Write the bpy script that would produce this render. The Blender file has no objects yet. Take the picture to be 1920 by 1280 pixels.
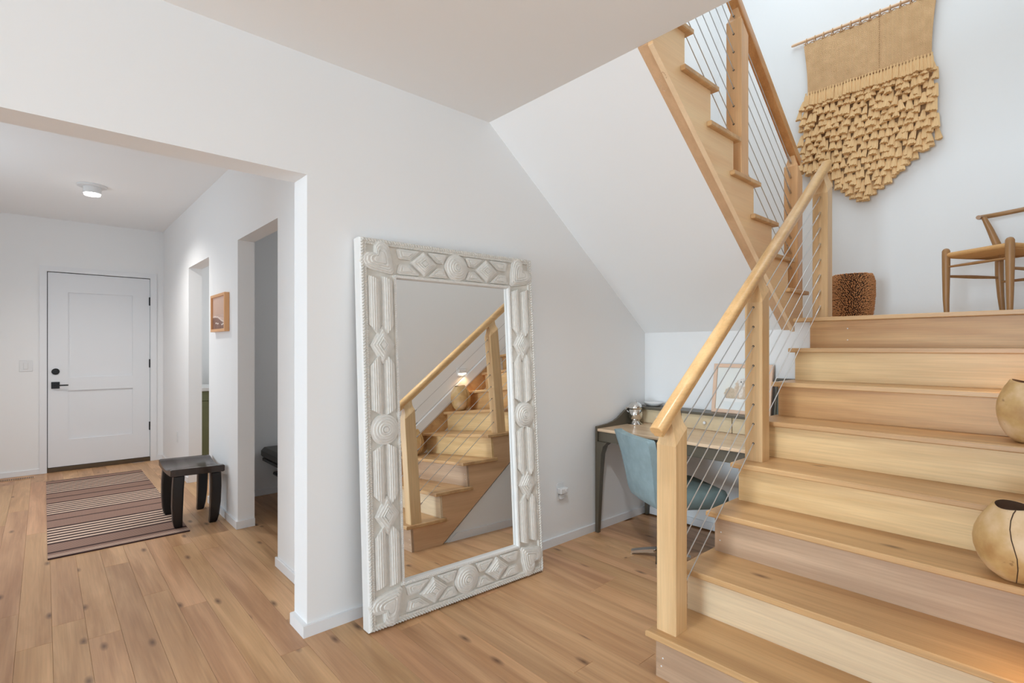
import bpy, math, random
from mathutils import Vector, Matrix

random.seed(7)
scene = bpy.context.scene
COL = scene.collection
PI = math.pi

# ------------------------------------------------------------------ camera, world, lights, exposure
YAW = math.radians(48.0497)                      # viewing direction, counter-clockwise from +X
cam_data = bpy.data.cameras.new('camera')
cam = bpy.data.objects.new('camera', cam_data)
COL.objects.link(cam)
cam_data.sensor_width = 36.0
cam_data.lens = 36.0 * 977.48 / 1920.0
cam_data.shift_y = (651.53 - 640.0) / 1920.0
cam_data.clip_start = 0.05
cam.location = (0, 0, 1.36)
cam.rotation_euler = (PI / 2, 0, YAW - PI / 2)
scene.camera = cam

vs = scene.view_settings
vs.view_transform = 'Standard'
vs.look = 'None'
vs.gamma = 1.0
vs.use_curve_mapping = False
vs.exposure = 0.14
try:
    scene.cycles.use_denoising = True
    scene.cycles.max_bounces = 10
    scene.cycles.diffuse_bounces = 6
    scene.cycles.glossy_bounces = 5
    scene.cycles.sample_clamp_indirect = 6.0
except Exception:
    pass

world = bpy.data.worlds.new('world')
scene.world = world
world.use_nodes = True
wn = world.node_tree
wn.nodes.clear()
bg = wn.nodes.new('ShaderNodeBackground')
bg.inputs['Color'].default_value = (0.86, 0.93, 1.0, 1)
bg.inputs['Strength'].default_value = 1.0
wo = wn.nodes.new('ShaderNodeOutputWorld')
wn.links.new(bg.outputs[0], wo.inputs[0])


def area(name, loc, direction, sx, sy, power, col=(1, 1, 1)):
    l = bpy.data.lights.new(name, 'AREA')
    l.shape = 'RECTANGLE'
    l.size = sx
    l.size_y = sy
    l.energy = power
    l.color = col
    o = bpy.data.objects.new(name, l)
    COL.objects.link(o)
    o.location = loc
    o.rotation_euler = Vector(direction).to_track_quat('-Z', 'Z').to_euler()
    return o


def spot(name, loc, direction, power, angle, blend=0.6, col=(1, 1, 1), r=0.03):
    l = bpy.data.lights.new(name, 'SPOT')
    l.energy = power
    l.spot_size = math.radians(angle)
    l.spot_blend = blend
    l.color = col
    l.shadow_soft_size = r
    o = bpy.data.objects.new(name, l)
    COL.objects.link(o)
    o.location = loc
    o.rotation_euler = Vector(direction).to_track_quat('-Z', 'Y').to_euler()
    return o


DAY = (0.69, 0.865, 1.0)
area('window_daylight', (-8.35, 0.55, 1.35), (1, 0.0, 0.03), 3.6, 2.2, 520, DAY)        # big window wall behind the camera
area('window_daylight', (0.9, -4.85, 1.35), (0.0, 1, 0.10), 3.4, 2.2, 34, DAY)          # second window wall
area('uplight_fill', (-1.2, -2.0, 0.12), (0.2, 0.25, 1), 3.0, 3.0, 82, (0.58, 0.83, 1.0))   # added fill near the floor, aimed up to brighten ceiling and soffit
spot('alcove_fill', (1.25, 1.15, 2.735), (1.75, 0.75, -2.5), 115, 62, 1.0, (0.90, 0.96, 1.0), 0.06)   # made-up spot above the view, added to brighten the desk alcove
area('skylight_daylight', (3.5, 1.26, 5.2), (0, 0, -1), 2.4, 2.0, 31, (0.80, 0.92, 1.0))   # skylight over the stairwell
area('hall_window_daylight', (-1.15, 5.0, 1.6), (1, 0, 0.25), 2.0, 1.3, 17, DAY)        # window in the left wall of the hall
area('kitchen_fill', (2.6, 6.2, 2.6), (-0.2, 0, -1), 1.0, 1.0, 14, (0.9, 0.96, 1.0))   # added fill under the ceiling, brightens the room behind the farther doorway
area('back_room_fill', (2.9, 3.4, 2.6), (-0.3, 0.2, -1), 0.8, 0.8, 4.8, (0.9, 0.96, 1.0))   # added fill that lifts the dim room behind the nearer doorway


# ------------------------------------------------------------------ helpers
def C(r, g, b, k=1.0):
    def f(v):
        v = v / 255.0
        v = v / 12.92 if v <= 0.04045 else ((v + 0.055) / 1.055) ** 2.4
        return min(0.95, v * k)
    return (f(r), f(g), f(b), 1)


class MB:
    """collects geometry for one mesh"""

    def __init__(self):
        self.v, self.f, self.m = [], [], []

    def add(self, verts, faces, mat=0):
        o = len(self.v)
        self.v += [tuple(p) for p in verts]
        for f in faces:
            self.f.append(tuple(i + o for i in f))
            self.m.append(mat)
        return self

    def box(self, x0, x1, y0, y1, z0, z1, b=0.0, mat=0):
        c = Vector(((x0 + x1) / 2, (y0 + y1) / 2, (z0 + z1) / 2))
        return self.obox(c, Vector(((x1 - x0) / 2, 0, 0)), Vector((0, (y1 - y0) / 2, 0)), Vector((0, 0, (z1 - z0) / 2)), b, mat)

    def obox(self, c, ex, ey, ez, b=0.0, mat=0):
        c, ex, ey, ez = Vector(c), Vector(ex), Vector(ey), Vector(ez)
        if b <= 0:
            vs_ = []
            for sx in (-1, 1):
                for sy in (-1, 1):
                    for sz in (-1, 1):
                        vs_.append(c + ex * sx + ey * sy + ez * sz)
            return self.add(vs_, [(0, 1, 3, 2), (4, 6, 7, 5), (0, 4, 5, 1), (2, 3, 7, 6), (0, 2, 6, 4), (1, 5, 7, 3)], mat)
        L = [ex.length, ey.length, ez.length]
        b = min(b, 0.9 * min(L))
        k = [1 - b / l for l in L]
        E = [ex, ey, ez]
        vs_, idx = [], {}
        for sx in (-1, 1):
            for sy in (-1, 1):
                for sz in (-1, 1):
                    s = (sx, sy, sz)
                    for a in range(3):
                        p = c.copy()
                        for q in range(3):
                            p += E[q] * s[q] * (1 if q == a else k[q])
                        idx[(s, a)] = len(vs_)
                        vs_.append(p)
        fs = []
        for a in range(3):
            q, r = (a + 1) % 3, (a + 2) % 3
            for sa in (-1, 1):
                ring = []
                for (sq, sr) in ((-1, -1), (1, -1), (1, 1), (-1, 1)):
                    s = [0, 0, 0]
                    s[a], s[q], s[r] = sa, sq, sr
                    ring.append(idx[(tuple(s), a)])
                fs.append(tuple(ring if sa > 0 else ring[::-1]))
            for sq in (-1, 1):
                for sr in (-1, 1):
                    s0, s1 = [0, 0, 0], [0, 0, 0]
                    s0[a], s1[a] = -1, 1
                    s0[q] = s1[q] = sq
                    s0[r] = s1[r] = sr
                    s0, s1 = tuple(s0), tuple(s1)
                    quad = (idx[(s0, q)], idx[(s1, q)], idx[(s1, r)], idx[(s0, r)])
                    fs.append(quad if sq * sr > 0 else quad[::-1])
        for sx in (-1, 1):
            for sy in (-1, 1):
                for sz in (-1, 1):
                    s = (sx, sy, sz)
                    t = (idx[(s, 0)], idx[(s, 1)], idx[(s, 2)])
                    fs.append(t if sx * sy * sz > 0 else t[::-1])
        return self.add(vs_, fs, mat)

    def loft(self, rings, close=True, cap0=True, cap1=True, mat=0):
        n = len(rings[0])
        vs_ = [p for r in rings for p in r]
        fs = []
        for i in range(len(rings) - 1):
            for j in range(n if close else n - 1):
                k = (j + 1) % n
                fs.append((i * n + j, i * n + k, (i + 1) * n + k, (i + 1) * n + j))
        if cap0:
            fs.append(tuple(range(n))[::-1])
        if cap1:
            fs.append(tuple((len(rings) - 1) * n + j for j in range(n)))
        return self.add(vs_, fs, mat)

    def tube(self, pts, r, n=8, mat=0, caps=True, flat=1.0):
        pts = [Vector(p) for p in pts]
        rs = r if isinstance(r, (list, tuple)) else [r] * len(pts)
        rings = []
        up = None
        for i, p in enumerate(pts):
            d = (pts[min(i + 1, len(pts) - 1)] - pts[max(i - 1, 0)]).normalized()
            if up is None:
                a = Vector((0, 0, 1)) if abs(d.z) < 0.9 else Vector((1, 0, 0))
                up = (a - d * a.dot(d)).normalized()
            else:
                up = (up - d * up.dot(d)).normalized()
            side = d.cross(up)
            rings.append([p + (up * math.cos(2 * PI * k / n) * flat + side * math.sin(2 * PI * k / n)) * rs[i] for k in range(n)])
        return self.loft(rings, True, caps, caps, mat)

    def lathe(self, prof, n=24, c=(0, 0, 0), mat=0, caps=True, sx=1.0, sy=1.0):
        rings = [[(c[0] + r * sx * math.cos(2 * PI * k / n), c[1] + r * sy * math.sin(2 * PI * k / n), c[2] + z) for k in range(n)] for r, z in prof]
        return self.loft(rings, True, caps, caps, mat)

    def prism(self, poly, axis, a0, a1, mat=0):
        """poly: 2-D outline; axis 0,1,2 is the extrusion axis"""
        def p3(p, a):
            if axis == 0:
                return (a, p[0], p[1])
            if axis == 1:
                return (p[0], a, p[1])
            return (p[0], p[1], a)
        n = len(poly)
        vs_ = [p3(p, a0) for p in poly] + [p3(p, a1) for p in poly]
        fs = [tuple(range(n))[::-1], tuple(range(n, 2 * n))]
        fs += [(i, (i + 1) % n, n + (i + 1) % n, n + i) for i in range(n)]
        return self.add(vs_, fs, mat)

    def mesh(self, name, mats, smooth=40):
        me = bpy.data.meshes.new(name)
        me.from_pydata(self.v, [], self.f)
        for m in (mats if isinstance(mats, (list, tuple)) else [mats]):
            me.materials.append(m)
        if any(self.m):
            me.polygons.foreach_set('material_index', self.m)
        import bmesh
        bm = bmesh.new()
        bm.from_mesh(me)
        bmesh.ops.recalc_face_normals(bm, faces=bm.faces)
        bm.to_mesh(me)
        bm.free()
        if smooth:
            me.polygons.foreach_set('use_smooth', [True] * len(me.polygons))
            me.set_sharp_from_angle(angle=math.radians(smooth))
        me.update()
        return me

    def build(self, name, mats, parent=None, smooth=40, base=None):
        """verts are in the parent's local space; base moves the origin of a top-level mesh"""
        if base is not None:
            self.v = [(x - base[0], y - base[1], z - base[2]) for x, y, z in self.v]
        o = bpy.data.objects.new(name, self.mesh(name, mats, smooth))
        COL.objects.link(o)
        if parent is not None:
            o.parent = parent
        if base is not None:
            o.location = base
        return o


def link_mesh(name, me, parent, loc=(0, 0, 0), rot=(0, 0, 0), scale=(1, 1, 1)):
    o = bpy.data.objects.new(name, me)
    COL.objects.link(o)
    o.parent = parent
    o.location = loc
    o.rotation_euler = rot
    o.scale = scale
    return o


def tag(o, label, cat, group=None):
    o['label'] = label
    o['category'] = cat
    if group:
        o['group'] = group
    return o


def thing(name, label, cat, loc=(0, 0, 0), rz=0.0, group=None):
    o = bpy.data.objects.new(name, None)
    o.empty_display_size = 0.1
    COL.objects.link(o)
    o.location = loc
    o.rotation_euler = (0, 0, rz)
    return tag(o, label, cat, group)


def struct(o):
    o['kind'] = 'structure'
    return o


def stuff(o):
    o['kind'] = 'stuff'
    return o


# ------------------------------------------------------------------ materials
def new_mat(name):
    m = bpy.data.materials.new(name)
    m.use_nodes = True
    nt = m.node_tree
    return m, nt, nt.nodes['Principled BSDF']


def N(nt, kind, **kw):
    n = nt.nodes.new(kind)
    for k, v in kw.items():
        setattr(n, k, v)
    return n


def plain(name, col, rough=0.5, metal=0.0, noise=0.0, nscale=30.0, bump=0.0, spec=0.5, stretch=(1, 1, 1)):
    m, nt, b = new_mat(name)
    b.inputs['Base Color'].default_value = col
    b.inputs['Roughness'].default_value = rough
    b.inputs['Metallic'].default_value = metal
    b.inputs['Specular IOR Level'].default_value = spec
    if noise or bump:
        tc = N(nt, 'ShaderNodeTexCoord')
        mp = N(nt, 'ShaderNodeMapping')
        mp.inputs['Scale'].default_value = stretch
        nz = N(nt, 'ShaderNodeTexNoise')
        nz.inputs['Scale'].default_value = nscale
        nz.inputs['Detail'].default_value = 4
        nt.links.new(tc.outputs['Object'], mp.inputs[0])
        nt.links.new(mp.outputs[0], nz.inputs['Vector'])
        if noise:
            mx = N(nt, 'ShaderNodeMix', data_type='RGBA')
            mx.inputs[6].default_value = tuple(max(0, c * (1 - noise)) for c in col[:3]) + (1,)
            mx.inputs[7].default_value = tuple(min(0.95, c * (1 + noise)) for c in col[:3]) + (1,)
            nt.links.new(nz.outputs['Fac'], mx.inputs[0])
            nt.links.new(mx.outputs[2], b.inputs['Base Color'])
        if bump:
            bp = N(nt, 'ShaderNodeBump')
            bp.inputs['Strength'].default_value = bump
            bp.inputs['Distance'].default_value = 0.01
            nt.links.new(nz.outputs['Fac'], bp.inputs['Height'])
            nt.links.new(bp.outputs[0], b.inputs['Normal'])
    return m


def wood(name, dark, light, axis, rough=0.38, vary=0.10, knots=0.0, hue=0.0, grain=1.0, warm=None):
    """long-grain wood along one axis of the object"""
    m, nt, b = new_mat(name)
    L = nt.links.new
    tc = N(nt, 'ShaderNodeTexCoord')
    oi = N(nt, 'ShaderNodeObjectInfo')
    off = N(nt, 'ShaderNodeVectorMath', operation='SCALE')
    cmb = N(nt, 'ShaderNodeCombineXYZ')
    for i in range(3):
        L(oi.outputs['Random'], cmb.inputs[i])
    L(cmb.outputs[0], off.inputs[0])
    off.inputs['Scale'].default_value = 37.0
    ad = N(nt, 'ShaderNodeVectorMath', operation='ADD')
    L(tc.outputs['Object'], ad.inputs[0])
    L(off.outputs[0], ad.inputs[1])

    def mapped(across, along):
        mp = N(nt, 'ShaderNodeMapping')
        s = [across] * 3
        s[axis] = along
        mp.inputs['Scale'].default_value = s
        L(ad.outputs[0], mp.inputs[0])
        return mp.outputs[0]
    n1 = N(nt, 'ShaderNodeTexNoise')
    n1.inputs['Scale'].default_value = 1.0
    n1.inputs['Detail'].default_value = 5
    n1.inputs['Distortion'].default_value = 0.7
    L(mapped(11.0, 0.9), n1.inputs['Vector'])
    n2 = N(nt, 'ShaderNodeTexNoise')
    n2.inputs['Scale'].default_value = 1.0
    n2.inputs['Detail'].default_value = 3
    L(mapped(120.0, 3.5), n2.inputs['Vector'])
    n3 = N(nt, 'ShaderNodeTexNoise')
    n3.inputs['Scale'].default_value = 1.0
    n3.inputs['Detail'].default_value = 1
    L(mapped(4.0, 0.7), n3.inputs['Vector'])
    mr = N(nt, 'ShaderNodeMapRange')
    mr.inputs[1].default_value = 0.3
    mr.inputs[2].default_value = 0.72
    L(n1.outputs['Fac'], mr.inputs[0])
    mx = N(nt, 'ShaderNodeMix', data_type='RGBA')
    L(mr.outputs[0], mx.inputs[0])
    mx.inputs[6].default_value = dark
    mx.inputs[7].default_value = light
    last = mx.outputs[2]
    # fine fibres
    fb = N(nt, 'ShaderNodeMapRange')
    fb.inputs[1].default_value = 0.3
    fb.inputs[2].default_value = 0.7
    fb.inputs[3].default_value = 1 - 0.09 * grain
    fb.inputs[4].default_value = 1 + 0.05 * grain
    L(n2.outputs['Fac'], fb.inputs[0])
    mu = N(nt, 'ShaderNodeVectorMath', operation='SCALE')
    L(last, mu.inputs[0])
    L(fb.outputs[0], mu.inputs['Scale'])
    last = mu.outputs[0]
    if warm is not None:
        wr = N(nt, 'ShaderNodeMapRange')
        wr.inputs[1].default_value = 0.45
        wr.inputs[2].default_value = 0.75
        wr.inputs[4].default_value = 0.55
        L(n3.outputs['Fac'], wr.inputs[0])
        wm = N(nt, 'ShaderNodeMix', data_type='RGBA')
        L(wr.outputs[0], wm.inputs[0])
        L(last, wm.inputs[6])
        wm.inputs[7].default_value = warm
        last = wm.outputs[2]
    # board-to-board variation
    vr = N(nt, 'ShaderNodeMapRange')
    vr.inputs[3].default_value = 1 - vary
    vr.inputs[4].default_value = 1 + vary
    L(oi.outputs['Random'], vr.inputs[0])
    mu2 = N(nt, 'ShaderNodeVectorMath', operation='SCALE')
    L(last, mu2.inputs[0])
    L(vr.outputs[0], mu2.inputs['Scale'])
    last = mu2.outputs[0]
    if hue:
        rr = N(nt, 'ShaderNodeMath', operation='MULTIPLY')
        L(oi.outputs['Random'], rr.inputs[0])
        rr.inputs[1].default_value = 7.31
        fr = N(nt, 'ShaderNodeMath', operation='FRACT')
        L(rr.outputs[0], fr.inputs[0])
        hr = N(nt, 'ShaderNodeMapRange')
        hr.inputs[3].default_value = 0.5 - hue
        hr.inputs[4].default_value = 0.5 + hue
        L(fr.outputs[0], hr.inputs[0])
        hs = N(nt, 'ShaderNodeHueSaturation')
        L(hr.outputs[0], hs.inputs['Hue'])
        L(last, hs.inputs['Color'])
        last = hs.outputs[0]
    if knots:
        vo = N(nt, 'ShaderNodeTexVoronoi')
        vo.voronoi_dimensions = '2D'
        vo.inputs['Scale'].default_value = 1.0
        L(mapped(9.0, 3.2), vo.inputs['Vector'])
        sp = N(nt, 'ShaderNodeSeparateColor')
        L(vo.outputs['Color'], sp.inputs[0])
        gt = N(nt, 'ShaderNodeMath', operation='GREATER_THAN')
        L(sp.outputs[0], gt.inputs[0])
        gt.inputs[1].default_value = 1 - knots
        kd = N(nt, 'ShaderNodeMapRange')
        kd.inputs[1].default_value = 0.02
        kd.inputs[2].default_value = 0.17
        kd.inputs[3].default_value = 0.85
        kd.inputs[4].default_value = 0.0
        L(vo.outputs['Distance'], kd.inputs[0])
        km = N(nt, 'ShaderNodeMath', operation='MULTIPLY')
        L(gt.outputs[0], km.inputs[0])
        L(kd.outputs[0], km.inputs[1])
        kx = N(nt, 'ShaderNodeMix', data_type='RGBA')
        L(km.outputs[0], kx.inputs[0])
        L(last, kx.inputs[6])
        kx.inputs[7].default_value = C(92, 58, 34)
        last = kx.outputs[2]
    L(last, b.inputs['Base Color'])
    b.inputs['Roughness'].default_value = rough
    b.inputs['Specular IOR Level'].default_value = 0.4
    bp = N(nt, 'ShaderNodeBump')
    bp.inputs['Strength'].default_value = 0.06
    bp.inputs['Distance'].default_value = 0.004
    L(n2.outputs['Fac'], bp.inputs['Height'])
    L(bp.outputs[0], b.inputs['Normal'])
    return m


def attr_mat(name, rough=0.6, attr='Col', bump=0.0, bscale=400.0):
    m, nt, b = new_mat(name)
    a = N(nt, 'ShaderNodeVertexColor', layer_name=attr)
    nt.links.new(a.outputs['Color'], b.inputs['Base Color'])
    b.inputs['Roughness'].default_value = rough
    if bump:
        tc = N(nt, 'ShaderNodeTexCoord')
        nz = N(nt, 'ShaderNodeTexNoise')
        nz.inputs['Scale'].default_value = bscale
        nt.links.new(tc.outputs['Object'], nz.inputs['Vector'])
        bp = N(nt, 'ShaderNodeBump')
        bp.inputs['Strength'].default_value = bump
        bp.inputs['Distance'].default_value = 0.002
        nt.links.new(nz.outputs['Fac'], bp.inputs['Height'])
        nt.links.new(bp.outputs[0], b.inputs['Normal'])
    return m


def emit(name, col, strength):
    m, nt, b = new_mat(name)
    b.inputs['Base Color'].default_value = col
    b.inputs['Emission Color'].default_value = col
    b.inputs['Emission Strength'].default_value = strength
    return m


M = {}
M['paint'] = plain('white_wall_paint', (0.86, 0.86, 0.86, 1), 0.7, bump=0.02, nscale=120, spec=0.25)
M['ceil'] = plain('white_ceiling_paint', (0.90, 0.90, 0.90, 1), 0.8, spec=0.2)
M['trim'] = plain('white_trim_paint', (0.82, 0.825, 0.84, 1), 0.42)
M['door'] = plain('white_door_paint', (0.80, 0.81, 0.83, 1), 0.42)
M['oak_floor'] = wood('oak_floor_boards', C(172, 128, 90, 1.1), C(212, 168, 126, 1.1), 1, rough=0.38, vary=0.11, knots=0.15, hue=0.006)
M['tread'] = wood('oak_tread', C(182, 140, 96, 1.06), C(214, 174, 125, 1.06), 1, rough=0.36, vary=0.06, knots=0.07)
M['riser'] = wood('maple_riser', C(196, 160, 122, 1.1), C(230, 202, 160, 1.1), 1, rough=0.4, vary=0.10, hue=0.006, warm=C(200, 166, 140, 1.05))
M['riser_pale'] = wood('pale_maple_riser', C(204, 178, 146, 1.05), C(228, 206, 172, 1.05), 1, rough=0.4, vary=0.03)
M['riser_pink'] = wood('pinkish_maple_riser', C(176, 146, 120, 0.98), C(206, 176, 148, 0.98), 1, rough=0.4, vary=0.03)
M['riser_brown'] = wood('brown_maple_riser', C(186, 138, 88, 1.05), C(222, 180, 126, 1.05), 1, rough=0.4, vary=0.03, warm=C(176, 122, 70, 1.05))
M['edge_wood'] = wood('pale_edge_strip', C(220, 188, 150, 1.15), C(232, 204, 168, 1.15), 0, rough=0.4, vary=0.02, grain=0.3)
M['riser_gold'] = wood('golden_maple_riser', C(204, 168, 118, 1.08), C(232, 202, 152, 1.08), 1, rough=0.4, vary=0.03)
M['post'] = wood('maple_post', C(204, 164, 116, 1.02), C(226, 192, 146, 1.02), 2, rough=0.36, vary=0.05)
M['rail'] = wood('maple_handrail', C(206, 162, 108, 1.08), C(228, 188, 136, 1.08), 0, rough=0.3, vary=0.04)
M['rail_red'] = wood('reddish_maple_rail', C(196, 140, 88, 1.1), C(222, 170, 116, 1.1), 0, rough=0.32, vary=0.03)
M['post_red'] = wood('reddish_maple_post', C(204, 154, 106, 1.15), C(228, 184, 136, 1.15), 2, rough=0.36, vary=0.04)
M['stringer'] = wood('maple_stringer', C(218, 178, 132, 1.25), C(232, 196, 152, 1.25), 0, rough=0.4, vary=0.03, grain=0.4)
M['stringer_tan'] = wood('tan_stringer', C(188, 150, 114, 1.2), C(208, 170, 132, 1.2), 0, rough=0.42, vary=0.03, grain=0.4)
M['cable'] = plain('steel_cable', (0.60, 0.60, 0.60, 1), 0.34, 1.0)
M['steel'] = plain('brushed_steel', (0.62, 0.60, 0.58, 1), 0.25, 1.0)
M['hole'] = plain('dark_hole', (0.05, 0.035, 0.025, 1), 0.8)
M['glass_mirror'] = plain('mirror_glass', (0.90, 0.915, 0.915, 1), 0.0, 1.0)
M['carved'] = plain('whitewashed_carving', (0.70, 0.675, 0.63, 1), 0.55, noise=0.13, nscale=38, bump=0.35)
M['carved_base'] = plain('taupe_washed_frame', (0.64, 0.605, 0.545, 1), 0.6, noise=0.2, nscale=20, bump=0.25)
M['frame_side'] = plain('white_frame_side', (0.78, 0.77, 0.75, 1), 0.5, noise=0.05, nscale=14)
M['black'] = plain('black_metal', (0.025, 0.025, 0.027, 1), 0.4, 0.6)
M['bronze'] = plain('dark_bronze_sill', (0.10, 0.065, 0.035, 1), 0.45, 0.3)
M['darkwood'] = plain('dark_stained_wood', (0.010, 0.008, 0.008, 1), 0.3, noise=0.25, nscale=9, stretch=(1, 8, 1))
M['darkseat'] = plain('dark_stained_seat', (0.040, 0.026, 0.020, 1), 0.2, noise=0.25, nscale=9, stretch=(8, 1, 1))
M['darkcushion'] = plain('dark_leather', (0.075, 0.07, 0.06, 1), 0.45, noise=0.2, nscale=12)
M['green'] = plain('sage_green_cabinet', C(112, 116, 82), 0.5, noise=0.04, nscale=6)
M['stone'] = plain('white_countertop', (0.76, 0.76, 0.75, 1), 0.3)
M['velvet'] = plain('blue_green_velvet', C(150, 172, 178), 0.9, noise=0.26, nscale=16, bump=0.05)
M['velvet_shaded'] = plain('shaded_velvet_seat', C(112, 130, 130), 0.9, noise=0.24, nscale=14, bump=0.05)  # darker copy of the velvet, shade under the desk put into its colour
M['chrome'] = plain('chrome', (0.70, 0.68, 0.65, 1), 0.12, 1.0)
M['silver'] = plain('polished_silver', (0.72, 0.71, 0.69, 1), 0.13, 1.0, bump=0.1, nscale=22)
M['desk_dark'] = plain('grey_brown_stain', C(92, 85, 72), 0.4, noise=0.12, nscale=10, stretch=(1, 8, 1))
M['desk_top'] = wood('pale_desk_wood', C(206, 178, 148, 1.15), C(224, 198, 168, 1.15), 1, rough=0.2, vary=0.02)
M['desk_front'] = plain('pale_burl_drawer', C(206, 188, 156, 1.1), 0.35, noise=0.1, nscale=25)
M['china'] = plain('white_china', (0.82, 0.82, 0.82, 1), 0.2)
M['mat_board'] = plain('cream_mat_board', (0.80, 0.79, 0.74, 1), 0.7)
M['pine'] = plain('pale_pine_frame', C(222, 190, 165, 1.05), 0.45, noise=0.06, nscale=8)
M['oak_frame'] = plain('orange_oak_frame', C(222, 168, 118, 1.05), 0.45, noise=0.08, nscale=8)
M['jute'] = plain('woven_jute', C(208, 168, 124, 1.1), 0.9, noise=0.16, nscale=160, bump=0.6, stretch=(1, 1, 0.35))
def jute_mat():
    m, nt, b = new_mat('herringbone_jute')
    L = nt.links.new
    def mt(op, a, b2=None):
        n = N(nt, 'ShaderNodeMath', operation=op)
        for i, v in enumerate((a, b2)):
            if v is None:
                continue
            if isinstance(v, (int, float)):
                n.inputs[i].default_value = v
            else:
                L(v, n.inputs[i])
        return n.outputs[0]
    tc = N(nt, 'ShaderNodeTexCoord')
    sp = N(nt, 'ShaderNodeSeparateXYZ')
    L(tc.outputs['Object'], sp.inputs[0])
    zig = mt('PINGPONG', sp.outputs[1], 0.016)
    t = mt('ADD', sp.outputs[2], zig)
    w_ = mt('SINE', mt('MULTIPLY', t, 2 * PI / 0.010))
    th = mt('SINE', mt('MULTIPLY', sp.outputs[1], 2 * PI / 0.008))
    nz = N(nt, 'ShaderNodeTexNoise')
    nz.inputs['Scale'].default_value = 14
    nz.inputs['Detail'].default_value = 5
    L(tc.outputs['Object'], nz.inputs['Vector'])
    f = mt('ADD', mt('ADD', mt('MULTIPLY', w_, 0.16), mt('MULTIPLY', th, 0.08)), nz.outputs['Fac'])
    mx = N(nt, 'ShaderNodeMix', data_type='RGBA')
    L(f, mx.inputs[0])
    mx.inputs[6].default_value = C(196, 156, 114, 1.12)
    mx.inputs[7].default_value = C(226, 188, 144, 1.15)
    L(mx.outputs[2], b.inputs['Base Color'])
    b.inputs['Roughness'].default_value = 0.95
    b.inputs['Specular IOR Level'].default_value = 0.1
    bp = N(nt, 'ShaderNodeBump')
    bp.inputs['Strength'].default_value = 0.5
    bp.inputs['Distance'].default_value = 0.004
    L(mt('ADD', w_, th), bp.inputs['Height'])
    L(bp.outputs[0], b.inputs['Normal'])
    return m


M['jute'] = jute_mat()
M['tassel'] = plain('jute_tassel', C(226, 186, 138, 1.15), 1.0, noise=0.14, nscale=60, bump=0.6, spec=0.1, stretch=(1, 6, 0.4))
M['cordage'] = plain('jute_cord', C(196, 156, 114, 1.05), 0.9)
M['seam'] = plain('brown_stitching', C(168, 128, 92), 0.9)
M['rod'] = plain('wooden_rod', C(222, 186, 152, 1.1), 0.5, noise=0.1, nscale=12)
M['chair_oak'] = plain('aged_oak', C(166, 124, 80, 1.0), 0.4, noise=0.14, nscale=7, stretch=(4, 4, 1))
M['cord_seat'] = plain('natural_paper_cord', C(205, 158, 102, 1.1), 0.75, noise=0.1, nscale=50, bump=0.3)
M['pod'] = plain('brown_seed_pod', C(198, 142, 94, 1.12), 0.7, noise=0.30, nscale=30)
M['pod_core'] = plain('dark_vase_body', C(74, 50, 32), 0.85)
M['plastic'] = plain('white_plastic', (0.78, 0.78, 0.78, 1), 0.4)
M['dark_slot'] = plain('dark_slot', (0.04, 0.03, 0.025, 1), 0.8)
M['bin'] = plain('slate_blue_bin', C(70, 82, 100), 0.6)
M['lamp'] = emit('lamp_glow', (1, 0.98, 0.95, 1), 14.0)
M['step_lamp'] = emit('step_light_glow', (1, 0.93, 0.82, 1), 9.0)
M['print'] = attr_mat('printed_picture', 0.5)
M['rug'] = attr_mat('striped_rug_weave', 0.95, bump=0.5, bscale=500)
m_, nt_, b_ = new_mat('window_glass')
b_.inputs['Transmission Weight'].default_value = 1.0
b_.inputs['Roughness'].default_value = 0.0
b_.inputs['IOR'].default_value = 1.1
M['glass'] = m_


def gourd_mat():
    m, nt, b = new_mat('dried_gourd_skin')
    L = nt.links.new
    tc = N(nt, 'ShaderNodeTexCoord')
    n1 = N(nt, 'ShaderNodeTexNoise')
    n1.inputs['Scale'].default_value = 9
    n1.inputs['Detail'].default_value = 6
    L(tc.outputs['Object'], n1.inputs['Vector'])
    r = N(nt, 'ShaderNodeValToRGB')
    r.color_ramp.elements[0].position = 0.28
    r.color_ramp.elements[0].color = C(170, 128, 78, 1.1)
    r.color_ramp.elements[1].position = 0.62
    r.color_ramp.elements[1].color = C(216, 186, 148, 1.1)
    e = r.color_ramp.elements.new(0.45)
    e.color = C(194, 158, 106, 1.1)
    L(n1.outputs['Fac'], r.inputs[0])
    v = N(nt, 'ShaderNodeTexNoise')
    v.inputs['Scale'].default_value = 34
    v.inputs['Detail'].default_value = 3
    L(tc.outputs['Object'], v.inputs['Vector'])
    mr = N(nt, 'ShaderNodeMapRange')
    mr.inputs[1].default_value = 0.66
    mr.inputs[2].default_value = 0.74
    mr.inputs[4].default_value = 0.6
    L(v.outputs['Fac'], mr.inputs[0])
    mx = N(nt, 'ShaderNodeMix', data_type='RGBA')
    L(mr.outputs[0], mx.inputs[0])
    L(r.outputs[0], mx.inputs[6])
    mx.inputs[7].default_value = C(120, 84, 50)
    L(mx.outputs[2], b.inputs['Base Color'])
    b.inputs['Roughness'].default_value = 0.5
    return m


M['gourd'] = gourd_mat()

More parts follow.
